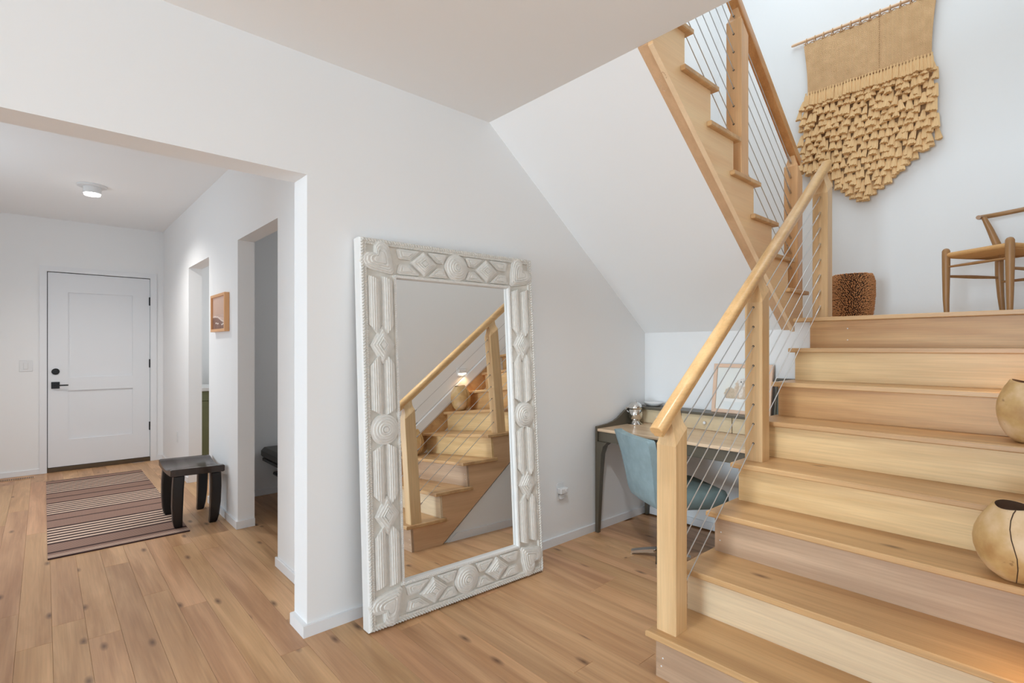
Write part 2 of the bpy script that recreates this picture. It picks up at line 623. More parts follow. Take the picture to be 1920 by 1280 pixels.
# ------------------------------------------------------------------ key dimensions (metres)
HC = 2.743           # ceiling of the main room
HH = 2.765           # ceiling of the entry hall
YW = 2.477           # face of the wall with the mirror
YW2 = 2.643          # its far face, in the hall
XP = 0.9255          # right jamb of the wide opening
XE = 3.7086          # end wall of the desk alcove, under the landing
XB = 4.98            # wall of the landing
YR = 0.04            # wall on the right of the stairs
XS = 2.037           # edge of the ceiling at the stairwell
R = 0.1939           # stair rise
RUN = 0.2526         # lower flight run
X1 = 1.850           # first nosing
YE = 1.2345          # left tread ends
YS = 1.21            # outer face of the lower stringer
ZL = 8 * R           # landing
RUN2 = 0.257
XR2 = 3.853          # first riser of the upper flight
YU = 1.32            # outer face of the upper stringer
YH = 7.58            # wall with the front door
XH = 1.085           # right wall of the hall
TOP = 5.3

# ------------------------------------------------------------------ room shell
fl = MB().box(-8.6, 5.1, -5.1, 7.9, -0.12, -0.012).build('floor', M['oak_floor'])
struct(fl)
plank_mesh = {}
for ln in (1.25, 1.6, 1.95, 2.3):
    plank_mesh[ln] = MB().box(-0.0619, 0.0619, 0.0005, ln - 0.0005, -0.0118, 0.0, 0.0007).mesh('plank', M['oak_floor'], 0)
PW = 0.1245
x0 = 0.031 - 7 * PW
for i in range(36):
    xc = x0 + (i + 0.5) * PW
    if xc > 3.72:
        break
    y = -0.3 - random.random() * 1.4
    ymax = YH + 0.02 if xc < 2.7 else 3.0
    if xc > 1.99:
        ymax = 5.3
    if xc > 2.75:
        ymax = YW + 0.05
    while y < ymax:
        ln = random.choice(list(plank_mesh))
        if y + ln > -0.1:
            sy = min(1.0, (ymax - y) / ln)
            if sy > 0.04:
                link_mesh('plank', plank_mesh[ln], fl, (xc, y, 0), (0, 0, 0), (1, sy, 1))
        y += ln

# wall with the mirror: header over the wide opening, stretch beside it, and the tall stairwell part
XO = -1.3
w = MB()
w.prism([(-8.6, 0), (XO, 0), (XO, 2.177), (XP, 2.177), (XP, 0), (XB, 0), (XB, TOP), (XS, TOP), (XS, 3.1), (-8.6, 3.1)], 1, YW, YW2)
struct(w.build('wall_left', M['paint'], smooth=0))
struct(MB().box(XE, XE + 0.09, 1.16, YW, 0, ZL - 0.026).build('wall_end', M['paint'], smooth=0))
struct(MB().box(1.78, XB, YR - 0.1, YR, 0, TOP).build('wall_right', M['paint'], smooth=0))
struct(MB().box(XB, XB + 0.12, YR - 0.1, YW2, 0, TOP).build('wall_landing', M['paint'], smooth=0))
struct(MB().box(3.4, 3.5, -5.1, YR - 0.1, 0, 3.1).build('wall_side', M['paint'], smooth=0))
# stairwell above the first floor
struct(MB().box(XS - 0.1, XS, YR - 0.1, YW, 3.1, TOP).build('wall_stairwell', M['paint'], smooth=0))
struct(MB().box(XS - 0.1, XB + 0.12, YR - 0.1, YW2, TOP, TOP + 0.1).build('ceiling', M['ceil'], smooth=0))
# low ceiling of the living area, its edge follows the stairwell
struct(MB().prism([(-8.6, -5.1), (XS, -5.1), (XS, YW), (-8.6, YW)], 2, HC, 3.1).build('ceiling', M['ceil'], smooth=0))
struct(MB().box(XS, 3.4, -5.1, YR - 0.1, HC, 3.1).build('ceiling', M['ceil'], smooth=0))
# sloping soffit below the upper flight
SL = (HC - 1.4817) / (XE - XS)
def soffit(x):
    return HC - SL * (x - XS)
s = MB().prism([(XS, HC), (XE, soffit(XE)), (XE, soffit(XE) + 0.03), (XS, HC + 0.03)], 1, 1.40, YW)
struct(s.build('ceiling_slope', M['ceil'], smooth=0))
# wall below the lower flight
s = MB().prism([(2.17, 0.0), (XE, 0.0), (XE, 0.7676 * (XE - 2.17))], 1, 1.165, 1.188)
struct(s.build('wall_under_stairs', M['paint'], smooth=0))

# window walls behind the camera
def window_wall(name, axis, c, a0, a1, openings, zb, zt, n0):
    poly_boxes = MB()
    xs = [a0]
    for o0, o1 in openings:
        xs += [o0, o1]
    xs.append(a1)
    def bx(m, u0, u1, z0, z1, t0=0.0, t1=0.12, b=0.0):
        if axis == 0:
            m.box(c - t1, c - t0, u0, u1, z0, z1, b)
        else:
            m.box(u0, u1, c - t1, c - t0, z0, z1, b)
    for i in range(0, len(xs), 2):
        bx(poly_boxes, xs[i], xs[i + 1], zb, zt)
    bx(poly_boxes, a0, a1, 0, zb)
    bx(poly_boxes, a0, a1, zt, HC)
    struct(poly_boxes.build(name, M['paint'], smooth=0))
    for i, (o0, o1) in enumerate(openings):
        f = MB()
        bx(f, o0, o0 + 0.06, zb, zt, 0.02, 0.1)
        bx(f, o1 - 0.06, o1, zb, zt, 0.02, 0.1)
        bx(f, o0 + 0.06, o1 - 0.06, zb, zb + 0.06, 0.02, 0.1)
        bx(f, o0 + 0.06, o1 - 0.06, zt - 0.06, zt, 0.02, 0.1)
        mid = (o0 + o1) / 2
        bx(f, mid - 0.025, mid + 0.025, zb + 0.06, zt - 0.06, 0.03, 0.09)
        fo = struct(f.build('window_%d' % (n0 + i), M['trim'], smooth=0))
        g = MB()
        bx(g, o0 + 0.06, o1 - 0.06, zb + 0.06, zt - 0.06, 0.055, 0.06)
        g.build('pane', M['glass'], fo, 0)


window_wall('wall_back', 0, -8.48, -5.1, YW, [(-4.6, -1.6), (-1.3, 2.35)], 0.25, 2.45, 1)
window_wall('wall_front', 1, -4.98, -8.48, 3.4, [(-7.5, -3.2), (-0.85, 2.65)], 0.25, 2.45, 3)

# entry hall
w = MB()
w.prism([(YW2, 0), (3.39, 0), (3.39, 2.168), (4.288, 2.168), (4.288, 0), (5.2, 0), (5.2, 2.16), (6.072, 2.16), (6.072, 0), (YH, 0), (YH, HH), (YW2, HH)], 0, XH, XH + 0.118)
struct(w.build('wall_hall_right', M['paint'], smooth=0))
w = MB()
w.prism([(-1.35, 0), (0.028, 0), (0.028, 2.190), (0.957, 2.190), (0.957, 0), (3.3, 0), (3.3, HH), (-1.35, HH)], 1, YH, YH + 0.14)
struct(w.build('wall_hall_back', M['paint'], smooth=0))
w = MB()
w.box(-1.47, -1.35, YW2, 3.9, 0, HH)
w.box(-1.47, -1.35, 6.1, YH, 0, HH)
w.box(-1.47, -1.35, 3.9, 6.1, 0, 0.7)
w.box(-1.47, -1.35, 3.9, 6.1, 2.3, HH)
struct(w.build('wall_hall_left', M['paint'], smooth=0))
f = MB()
f.box(-1.44, -1.38, 3.9, 3.96, 0.7, 2.3).box(-1.44, -1.38, 6.04, 6.1, 0.7, 2.3)
f.box(-1.44, -1.38, 3.96, 6.04, 0.7, 0.76).box(-1.44, -1.38, 3.96, 6.04, 2.24, 2.3)
f = struct(f.build('window_5', M['trim'], smooth=0))
MB().box(-1.415, -1.41, 3.96, 6.04, 0.76, 2.24).build('pane', M['glass'], f, 0)
struct(MB().box(-1.47, 3.4, YW2, YH + 0.14, HH, 3.1).build('ceiling', M['ceil'], smooth=0))
# rooms behind the two doorways
struct(MB().box(XH + 0.118, 3.4, 5.12, 5.19, 0, HH).build('wall_nook', M['paint'], smooth=0))
struct(MB().box(3.3, 3.4, YW2, YH, 0, HH).build('wall_far_right', M['paint'], smooth=0))

# baseboards
def base_board(name, x0, x1, y0, y1, h=0.057):
    return struct(MB().box(x0, x1, y0, y1, 0.0, h, 0.002).build(name, M['trim'], smooth=0))


b = MB().prism([(XP - 0.022, YW - 0.015), (XE, YW - 0.015), (XE, YW), (XP, YW), (XP, YW2), (XP - 0.022, YW2)], 2, 0, 0.055)
struct(b.build('baseboard_left', M['trim'], smooth=0))
base_board('baseboard_end', XE - 0.012, XE, 1.19, YW - 0.013)
b = MB().prism([(2.20, 0.0), (XE - 0.012, 0.0), (XE - 0.012, 0.055), (2.275, 0.055)], 1, 1.188, 1.2)
struct(b.build('baseboard_under_stairs', M['trim'], smooth=0))
base_board('baseboard_hall_right', XH - 0.013, XH, YW2, 3.39 + 0.013)
b = MB().prism([(XH - 0.013, 4.275), (XH + 0.118, 4.275), (XH + 0.118, 4.288), (XH, 4.288), (XH, 5.2), (XH - 0.013, 5.2)], 2, 0, 0.057)
struct(b.build('baseboard_hall_right', M['trim'], smooth=0))
base_board('baseboard_hall_right', XH - 0.013, XH, 6.072, YH - 0.014)
base_board('baseboard_hall_back', 1.021, XH, YH - 0.014, YH)
base_board('baseboard_hall_back', -1.35, -0.032, YH - 0.014, YH)
base_board('baseboard_nook', XH + 0.118, 3.3, 5.106, 5.12)

# front door
door = MB()
dx0, dx1, dz0, dz1 = 0.036, 0.950, 0.052, 2.182
DY = YH + 0.006
door.box(dx0, dx1, DY + 0.018, DY + 0.05, dz0, dz1)
# stiles and rails stand proud of the two recessed panels
d = struct(door.build('door_1', M['door'], smooth=0))
fr = MB()
for (a0, a1, c0, c1) in ((dx0, 0.204, dz0, dz1), (0.785, dx1, dz0, dz1), (0.204, 0.785, dz0, 0.343), (0.204, 0.785, 0.885, 1.03), (0.204, 0.785, 1.972, dz1)):
    fr.box(a0, a1, DY, DY + 0.018, c0, c1)
fr.build('door_frame', M['door'], d, 0)
cs = MB()
cs.prism([(-0.032, 0), (0.028, 0), (0.028, 2.190), (0.957, 2.190), (0.957, 0), (1.021, 0), (1.021, 2.248), (-0.032, 2.248)], 1, YH - 0.015, YH)
struct(cs.build('trim_1', M['trim'], smooth=0))
MB().box(0.028, 0.957, DY + 0.02, DY + 0.09, 0, 0.049, 0.004).box(0.028, 0.957, YH - 0.004, DY + 0.0199, 0, 0.046, 0.004).build('threshold', M['bronze'], d, 0)
MB().box(0.0285, 0.0355, DY + 0.022, DY + 0.05, 0.03, 2.189).box(0.0355, 0.9565, DY + 0.022, DY + 0.05, 2.1825, 2.189).build('door_gap', M['dark_slot'], d, 0)
for z in (0.421, 1.171, 1.915):
    MB().box(0.944, 0.966, DY - 0.012, DY + 0.004, z - 0.05, z + 0.05, 0.003).build('hinge', M['black'], d, 0)
h = MB().box(0.063, 0.133, DY - 0.012, DY, 0.912, 0.985, 0.003)
h = h.build('handle_plate', M['black'], d, 0)
lv = MB().tube([(0.098, DY - 0.012, 0.948), (0.098, DY - 0.05, 0.948)], 0.014, 12)
lv.box(0.088, 0.205, DY - 0.062, DY - 0.046, 0.941, 0.955, 0.003)
lv.build('lever', M['black'], h, 30)
db = MB()
rings = [[(0.099 + r * math.cos(2 * PI * k / 24), yy, 1.098 + r * math.sin(2 * PI * k / 24)) for k in range(24)] for r, yy in ((0.034, DY), (0.034, DY - 0.012), (0.027, DY - 0.02), (0.016, DY - 0.022))]
db.loft(rings)
db.build('deadbolt', M['black'], d, 30)

# light switch beside the door
sw = MB().box(-0.19, -0.085, YH - 0.006, YH, 1.105, 1.225, 0.002).build('light_switch', M['plastic'], base=(-0.14, YH, 1.165))
tag(sw, 'white light switch plate on wall left of the front door', 'switch')
MB().box(-0.158 + 0.14, -0.122 + 0.14, -0.012, -0.006, -0.034, 0.034, 0.002).build('rocker', M['plastic'], sw, 0)

# small blank plate low on the hall wall
pt = MB().box(XH - 0.005, XH, 6.62, 6.69, 0.33, 0.45, 0.002).build('wall_outlet', M['plastic'], base=(XH, 6.655, 0.39))
tag(pt, 'white electrical outlet low on hall wall near the front door', 'outlet')
MB().box(-0.008, -0.005, -0.018, 0.018, 0.01, 0.04, 0.001).build('socket', M['plastic'], pt, 0)
MB().box(-0.008, -0.005, -0.018, 0.018, -0.04, -0.01, 0.001).build('socket', M['plastic'], pt, 0)

# floor register at the hall wall
fr_ = MB().box(-0.38, -0.07, 7.36, 7.47, 0.0, 0.004, 0.001).build('floor_register', M['oak_floor'], base=(-0.22, 7.415, 0.0))
tag(fr_, 'slotted wooden floor register flush in the hall floor', 'vent')
sl = MB()
for i in range(22):
    xx = -0.15 + i * 0.0136
    sl.box(xx, xx + 0.006, -0.04, 0.04, 0.0042, 0.0046)
stuff(sl.build('slots', M['dark_slot'], fr_, 0))

# hall ceiling light
lx, ly = 0.315, 5.80
t = thing('ceiling_light', 'round white surface downlight glowing on the hall ceiling', 'light', (lx, ly, HH))
MB().lathe([(0.105, 0.0), (0.105, -0.012), (0.095, -0.016), (0.062, -0.016)], 32).build('trim_ring', M['plastic'], t)
MB().lathe([(0.064, -0.015), (0.064, -0.07), (0.058, -0.072)], 32).build('lamp_body', M['plastic'], t)
MB().lathe([(0.058, -0.0715), (0.056, -0.084), (0.03, -0.09)], 32).build('lens', M['lamp'], t)
spot('hall_lamp', (lx, ly, HH - 0.11), (0, 0, -1), 66, 150, 0.8, (1, 0.97, 0.93), 0.05)

# ------------------------------------------------------------------ lower flight of stairs
st = thing('staircase', 'pale wooden lower flight of stairs climbing right to the landing', 'stairs', (X1, 0.6, 0))
def L3(mb, o):
    mb.v = [(x - o.location.x, y - o.location.y, z - o.location.z) for x, y, z in mb.v]
    return mb


TT = 0.026
for i in range(1, 8):
    xn = X1 + (i - 1) * RUN
    t = MB()
    x0t, x1t = xn, xn + RUN + 0.06
    xr = xn + 0.042 + RUN + 0.018
    e = 0.004
    # board with a returned end: outline in plan, then rounded nosing by a loft in z
    def outline(k):
        return [(x0t + k, YR + 0.002), (x0t + k, YE - k), (xr + 0.02 - k, YE - k), (xr + 0.02 - k, YS + 0.001), (xr - 0.012, YS + 0.001), (xr - 0.012, YR + 0.002)]
    z0, z1 = i * R - TT, i * R
    rings = [[(x, y, z0) for x, y in outline(e)], [(x, y, z0 + e) for x, y in outline(0)], [(x, y, z1 - e) for x, y in outline(0)], [(x, y, z1) for x, y in outline(e)]]
    t.loft(rings)
    L3(t, st).build('tread', M['tread'], st, 30)
RISER = {1: 'riser_pink', 2: 'riser_pale', 3: 'riser_pink', 4: 'riser_gold', 5: 'riser_gold', 6: 'riser_brown', 7: 'riser_gold', 8: 'riser_brown'}
for i in range(1, 9):
    xf = X1 + (i - 1) * RUN + 0.042
    if i == 8:
        xf = X1 + 7 * RUN + 0.042
    z0 = (i - 1) * R + (0.0005 if i > 1 else 0)
    L3(MB().box(xf, xf + 0.018, YR + 0.001, YS, z0, i * R - TT - 0.0005), st).build('riser', M[RISER[i]], st, 0)
pts = []
for i in range(1, 9):
    xf = X1 + (i - 1) * RUN + 0.0425
    pts += [(xf, (i - 1) * R), (xf, i * R - TT - 0.001)]
pts += [(XE - 0.001, 8 * R - TT - 0.001), (XE - 0.001, 0.7676 * (XE - 2.143)), (2.143, 0)]
poly = []
for p in pts:                                     # step the outline so it clears the tread boards
    poly.append(p)
poly2 = [poly[0], poly[1]]
for i in range(2, 9):
    xf = X1 + (i - 1) * RUN + 0.0425
    poly2 += [(xf, (i - 1) * R - TT - 0.001), (xf, i * R - TT - 0.001)]
poly2 += pts[-3:]
L3(MB().prism(poly2, 1, 1.188, YS - 0.0005), st).build('stringer', M['stringer_tan'], st, 0)
# wall-side skirt with a white cap
def slope_strip(z_lo, z_hi, xa, xb, y0, y1):
    f = lambda x, dz: 0.7676 * (x - X1) + dz
    return MB().prism([(xa, max(0, f(xa, z_lo))), (xb, f(xb, z_lo)), (xb, f(xb, z_hi)), (xa, f(xa, z_hi))], 1, y0, y1)
L3(slope_strip(0.0, 0.225, X1 + 0.03, XE - 0.1, YR + 0.0002, YR + 0.0018), st).build('skirt_board', M['tread'], st, 0)
struct(slope_strip(0.225, 0.325, X1 + 0.03, XE - 0.1, YR, YR + 0.012).build('trim_2', M['trim'], smooth=0))
# screw plugs at the ends of some risers
pl = MB()
for (i, yy, dz) in ((1, 1.185, 0.05), (1, 1.178, 0.085), (3, 1.185, 0.055), (3, 1.18, 0.095), (8, 1.0, 0.05), (8, 1.0, 0.12)):
    xf = X1 + (i - 1) * RUN + 0.042
    rr = [[(xf - 0.0006 * k, yy + 0.0035 * math.cos(2 * PI * q / 10), (i - 1) * R + dz + 0.0035 * math.sin(2 * PI * q / 10)) for q in range(10)] for k in (0, 1)]
    pl.loft(rr)
stuff(L3(pl, st).build('screw_plugs', M['china'], st, 0))

# ------------------------------------------------------------------ landing
ld = thing('stair_landing', 'flat wooden landing above the lower flight carrying chair and vase', 'landing', (4.3, 1.2, ZL))
XN = X1 + 7 * RUN
e = 0.004
o_ = lambda k: [(XN + k, YR + 0.002), (XN + k, 1.2954 - k), (3.75, 1.2954 - k), (3.75, YR + 0.002)]
nb = MB().loft([[(x, y, ZL - TT) for x, y in o_(e)], [(x, y, ZL - TT + e) for x, y in o_(0)], [(x, y, ZL - e) for x, y in o_(0)], [(x, y, ZL) for x, y in o_(e)]])
L3(nb, ld).build('nosing_board', M['tread'], ld, 30)
dk = MB().prism([(3.7505, YR + 0.001), (XB - 0.001, YR + 0.001), (XB - 0.001, YW - 0.001), (XE + 0.001, YW - 0.001), (XE + 0.001, 1.2962), (3.7505, 1.2962)], 2, ZL - TT, ZL)
L3(dk, ld).build('deck', M['tread'], ld, 0)
struct(MB().box(XB - 0.012, XB, YR, YW, ZL, ZL + 0.012).build('baseboard_landing', M['trim'], smooth=0))

# ------------------------------------------------------------------ upper flight of stairs
su = thing('staircase', 'wooden upper flight of stairs rising left through the ceiling opening', 'stairs', (XR2, 1.9, ZL))
for k in range(1, 8):
    xr = XR2 - RUN2 * (k - 1)
    xn = xr + 0.04
    zt = ZL + k * R
    def outline(q):
        return [(xn - q, YW - 0.002), (xn - q, 1.293 + q), (xr - RUN2 - 0.04 + q, 1.293 + q), (xr - RUN2 - 0.04 + q, YU - 0.001), (xr - RUN2 - 0.0, YU - 0.001), (xr - RUN2 - 0.0, YW - 0.002)]
    t = MB().loft([[(x, y, zt - TT) for x, y in outline(e)], [(x, y, zt - TT + e) for x, y in outline(0)], [(x, y, zt - e) for x, y in outline(0)], [(x, y, zt) for x, y in outline(e)]])
    L3(t, su).build('tread', M['tread'], su, 30)
    L3(MB().box(xr - 0.018, xr, YU + 0.026, YW - 0.002, ZL + (k - 1) * R + 0.0005, zt - TT - 0.0005), su).build('riser', M['riser'], su, 0)
poly = [(XS + 0.002, soffit(XS) - 0.013), (XE - 0.001, soffit(XE) - 0.013), (XE - 0.001, ZL - TT - 0.001), (XE + 0.0, ZL + 0.001), (XR2, ZL + 0.001)]
for k in range(1, 8):
    xr = XR2 - RUN2 * (k - 1)
    poly += [(xr, ZL + k * R - TT - 0.0005), (xr - RUN2, ZL + k * R - TT - 0.0005)]
poly[-1] = (XS + 0.002, poly[-1][1])
L3(MB().prism(poly, 1, YU, YU + 0.025), su).build('stringer', M['stringer'], su, 0)
poly = [(XS + 0.002, soffit(XS) - 0.004), (XE - 0.001, soffit(XE) - 0.004), (XE - 0.001, soffit(XE) + 0.05), (XS + 0.002, HC + 0.05)]
L3(MB().prism(poly, 1, YU + 0.0252, 1.3998), su).build('stringer_lining', M['stringer_tan'], su, 0)
es = MB().prism([(XS + 0.002, soffit(XS) - 0.0155), (XE - 0.002, soffit(XE) - 0.0155), (XE - 0.002, soffit(XE) - 0.0132), (XS + 0.002, soffit(XS) - 0.0132)], 1, YU, YU + 0.025)
L3(es, su).build('edge_strip', M['edge_wood'], su, 0)
mk = MB()
cx_, cz_ = 2.125, 2.585
for a in range(14):
    an = math.radians(40 + a * 20)
    px, pz = cx_ + 0.030 * math.cos(an), cz_ + 0.042 * math.sin(an)
    rr = [[(px + 0.0035 * math.cos(2 * PI * q / 8), YU - 0.0004 * kk, pz + 0.0035 * math.sin(2 * PI * q / 8)) for q in range(8)] for kk in (0, 1)]
    mk.loft(rr)
stuff(L3(mk, su).build('worn_ring_mark', M['stringer_tan'], su, 0))


# ------------------------------------------------------------------ cable railings
def post(parent, x0, x1, y0, y1, zb, zcut, slope, holes, hole_face, mat='post'):
    """square post cut along the rail pitch, with a coved neck up to the rail; zcut(x)"""
    bv = 0.0035
    def sq(k, zf):
        pts_ = [(x0 + k, y0), (x1 - k, y0), (x1, y0 + k), (x1, y1 - k), (x1 - k, y1), (x0 + k, y1), (x0, y1 - k), (x0, y0 + k)]
        return [(x, y, zf(x)) for x, y in pts_]
    m = MB().loft([sq(bv, lambda x: zb), sq(bv, zcut)])
    p = L3(m, parent).build('post', M[mat], parent, 30)
    cx, cy = (x0 + x1) / 2, (y0 + y1) / 2
    hx, hy = (x1 - x0) / 2, (y1 - y0) / 2
    rings = []
    for t_, kx, ky in ((0, 1.0, 1.0), (0.12, 0.90, 0.93), (0.3, 0.79, 0.80), (0.55, 0.72, 0.63), (0.8, 0.72, 0.50), (1.0, 0.76, 0.44), (1.25, 0.80, 0.42)):
        rr = []
        for sx, sy in ((-1, -1), (1, -1), (1, 1), (-1, 1)):
            x, y = cx + sx * hx * kx, cy + sy * hy * ky
            rr.append((x, y, zcut(x) + 0.085 * t_))
        rings.append(rr)
    L3(MB().loft(rings), parent).build('post_neck', M[mat], p, 35)
    hm = MB()
    rr = [[(0.0006 * k, 0.006 * math.cos(2 * PI * q / 10), 0.006 * math.sin(2 * PI * q / 10)) for q in range(10)] for k in (-1, 1)]
    hm.loft(rr)
    hme = hm.mesh('cable_hole', M['hole'], 0)
    for hz in holes:
        for xx in (x0, x1) if hole_face == 2 else ((x0,) if hole_face == 0 else (x1,)):
            link_mesh('cable_hole', hme, p, Vector((xx, cy, hz(xx))) - parent.location)
    return p


def handrail(parent, xa, xb, yc, zc, ang, box=False, mat='rail'):
    if box:
        prof = [(-0.029, -0.032), (0.029, -0.032), (0.031, -0.030), (0.031, 0.020), (0.024, 0.027), (-0.024, 0.027), (-0.031, 0.020), (-0.031, -0.030)]
    else:
        prof = [(-0.019, -0.033), (0.019, -0.033), (0.020, -0.020), (0.028, -0.013), (0.0295, 0.000), (0.028, 0.010), (0.021, 0.017), (0.010, 0.020), (-0.010, 0.020), (-0.021, 0.017), (-0.028, 0.010), (-0.0295, 0.000), (-0.028, -0.013), (-0.020, -0.020)]
    rings = []
    d = Vector((math.cos(ang), 0, math.sin(ang)))
    nrm = Vector((-math.sin(ang), 0, math.cos(ang)))
    for x, k in ((xa, 0.9), (xa + 0.004, 1.0), (xb - 0.004, 1.0), (xb, 0.9)):
        c = Vector((x, yc, zc(x)))
        rings.append([c + Vector((0, py * k, 0)) + nrm * pz * k for py, pz in prof])
    return L3(MB().loft(rings), parent).build('handrail', M[mat], parent, 40)


def cable(parent, a, b, r=0.0024):
    return L3(MB().tube([a, b], r, 6), parent).build('cable', M['cable'], parent, 60)


def fitting(parent, a, d, ln=0.085, r=0.0052):
    a, d = Vector(a), Vector(d).normalized()
    return L3(MB().tube([a - d * 0.004, a, a + d * (ln * 0.75), a + d * (ln * 0.76), a + d * ln], [r * 1.5, r * 1.5, r, r * 0.8, r * 0.6], 8), parent).build('cable_fitting', M['steel'], parent, 40)


P1 = 0.768
YC = 1.1655
rl = thing('stair_railing', 'pale wood railing with steel cables along the lower flight', 'railing', (1.94, YC, R))
cut1 = lambda x: 0.96 + P1 * (x - 1.895)
hz = [(lambda x, k=k: 1.567 + P1 * (x - 2.718) - 0.1 * k) for k in range(8)]
post(rl, 1.895, 1.984, 1.121, 1.21, R, cut1, P1, hz, 1)
post(rl, 2.718, 2.807, 1.121, 1.21, 4 * R, cut1, P1, hz, 2)
post(rl, 3.701, 3.790, 1.121, 1.21, ZL, cut1, P1, hz, 0)
zr1 = lambda x: cut1(x) + 0.122
handrail(rl, 1.822, 3.845, YC, zr1, math.atan(P1))
dn = Vector((1, 0, P1)).normalized()
for k in range(8):
    f = hz[k]
    cable(rl, (1.975, YC, f(1.975)), (3.71, YC, f(3.71)))
    fitting(rl, (3.703, YC, f(3.703)), -dn, 0.10)
    fitting(rl, (1.982, YC, f(1.982)), dn, 0.05)

P2 = -0.754
YC2 = 1.3645
ru = thing('stair_railing', 'wood railing with steel cables along the upper flight', 'railing', (3.81, YC2, ZL + R))
cut2 = lambda x: 2.585 + P2 * (x - 3.767)
hz2 = [(lambda x, k=k: 3.247 + P2 * (x - 2.924) - 0.1025 * k) for k in range(8)]
post(ru, 3.765, 3.853, 1.32, 1.409, ZL + R, cut2, P2, hz2, 0, 'post_red')
post(ru, 2.924, 3.016, 1.32, 1.409, ZL + 4 * R, cut2, P2, hz2, 2, 'post_red')
post(ru, 1.930, 2.020, 1.32, 1.409, 3.1, cut2, P2, hz2, 1, 'post_red')
zr2 = lambda x: cut2(x) + 0.122
handrail(ru, 1.88, 3.87, YC2, zr2, math.atan(P2), True, 'rail_red')
dn = Vector((1, 0, P2)).normalized()
for k in range(8):
    f = hz2[k]
    cable(ru, (2.01, YC2, f(2.01)), (3.775, YC2, f(3.775)))
    fitting(ru, (3.763, YC2, f(3.763)), -dn, 0.085)

# step lights low on the wall beside the stairs
for (sx, sz, lab, pw) in ((3.114, 1.375, 'small white step light glowing on wall above the upper gourd', 2.2), (2.10, 0.62, 'small white step light low on wall near the first steps', 1.3)):
    t = thing('step_light', lab, 'light', (sx, YR, sz))
    MB().box(-0.06, 0.06, 0.0, 0.01, -0.045, 0.045, 0.003).build('face_plate', M['plastic'], t, 0)
    MB().box(-0.045, 0.045, 0.01, 0.022, -0.015, 0.025, 0.004).build('hood', M['plastic'], t, 0)
    MB().box(-0.043, 0.043, 0.0105, 0.0215, -0.020, -0.0155).build('lens', M['step_lamp'], t, 0)
    spot('step_lamp', (sx, YR + 0.03, sz - 0.03), (0.05, 0.35, -1), pw, 140, 0.8, (1, 0.62, 0.28), 0.02)

# ------------------------------------------------------------------ carved floor mirror leaning on the wall
GA, GB, GD = 0.04845, -0.06188, 2.35594          # glass plane: GA x + y + GB z = GD
nv = Vector((GA, 1, GB)).normalized()
uv = Vector((1, -GA, 0)).normalized()
vv = uv.cross(nv).normalized()
if vv.z < 0:
    vv = -vv
o0 = Vector((1.145, GD - GA * 1.145 - GB * 0.006, 0.006))
mir = thing('floor_mirror', 'tall mirror in a carved whitewashed frame leaning against the wall', 'mirror')
rot = Matrix((uv, nv, vv)).transposed().to_4x4()
mir.matrix_world = Matrix.Translation(o0) @ rot
mir.location = o0
mir.rotation_euler = rot.to_euler()
FW, FH, FB = 1.115, 1.903, 0.19                   # frame width, height, band
FF = -0.024                                       # carved face (towards the room), glass at y = 0
BK = 0.048
def ring_loft(mb, prof, W, H, mat=0):
    """sweep (inset, y) pairs round the rectangle, mitred"""
    rings = []
    for ins, y in prof:
        rings.append([(ins, y, ins), (W - ins, y, ins), (W - ins, y, H - ins), (ins, y, H - ins)])
    mb.loft(rings, True, False, False, mat)


fm = MB()
ring_loft(fm, [(0.02, BK), (0.0, BK), (0.0, FF + 0.012), (0.006, FF)], FW, FH)
fm.build('frame_side', M['frame_side'], mir, 0)
fm = MB()
ring_loft(fm, [(0.006, FF), (0.032, FF), (0.036, FF + 0.009), (0.172, FF + 0.009), (0.176, FF), (FB, FF), (FB, -0.001)], FW, FH)
fm.build('frame_ground', M['carved_base'], mir, 0)
lp = MB()
ring_loft(lp, [(FB - 0.012, FF - 0.001), (FB - 0.0005, FF - 0.001), (FB + 0.003, -0.0012)], FW, FH)
lp.build('inner_lip', M['frame_side'], mir, 0)
gl = MB()
gl.add([(FB - 0.01, 0, FB - 0.01), (FW - FB + 0.01, 0, FB - 0.01), (FW - FB + 0.01, 0, FH - FB + 0.01), (FB - 0.01, 0, FH - FB + 0.01)], [(0, 1, 2, 3)])
gl.build('mirror_glass', M['glass_mirror'], mir, 0)
bp_ = MB().box(0.03, FW - 0.03, 0.004, BK - 0.002, 0.03, FH - 0.03)
bp_.build('backing_board', M['desk_dark'], mir, 0)


def rope(mb, p0, p1, r, pitch, slant=0.6):
    """twisted rope: a row of slanted beads from p0 to p1 in the plane of the frame (x, z)"""
    p0, p1 = Vector(p0), Vector(p1)
    d = (p1 - p0)
    n = max(2, int(d.length / pitch))
    dd = d.normalized()
    side = Vector((dd.z, 0, -dd.x))
    yv = Vector((0, -1, 0))
    for i in range(n):
        c = p0 + d * ((i + 0.5) / n)
        a = dd * (pitch * 0.52)
        l = (side + dd * slant).normalized() * r * 1.15
        rings = []
        for q, s in ((-0.95, 0.35), (-0.45, 0.9), (0.45, 0.9), (0.95, 0.35)):
            rings.append([c + l * q + (a * math.cos(t) + yv * r * 0.9 * math.sin(t)) * s for t in (0, PI / 3, 2 * PI / 3, PI)])
        mb.loft(rings, False, False, False)


def rope_frame(name, ins, r, pitch, y, slant):
    m = MB()
    a, b2, c2, d2 = (ins, y, ins), (FW - ins, y, ins), (FW - ins, y, FH - ins), (ins, y, FH - ins)
    for s0, s1 in ((a, b2), (b2, c2), (c2, d2), (d2, a)):
        rope(m, s0, s1, r, pitch, slant)
    stuff(m.build(name, M['carved'], mir, 50))


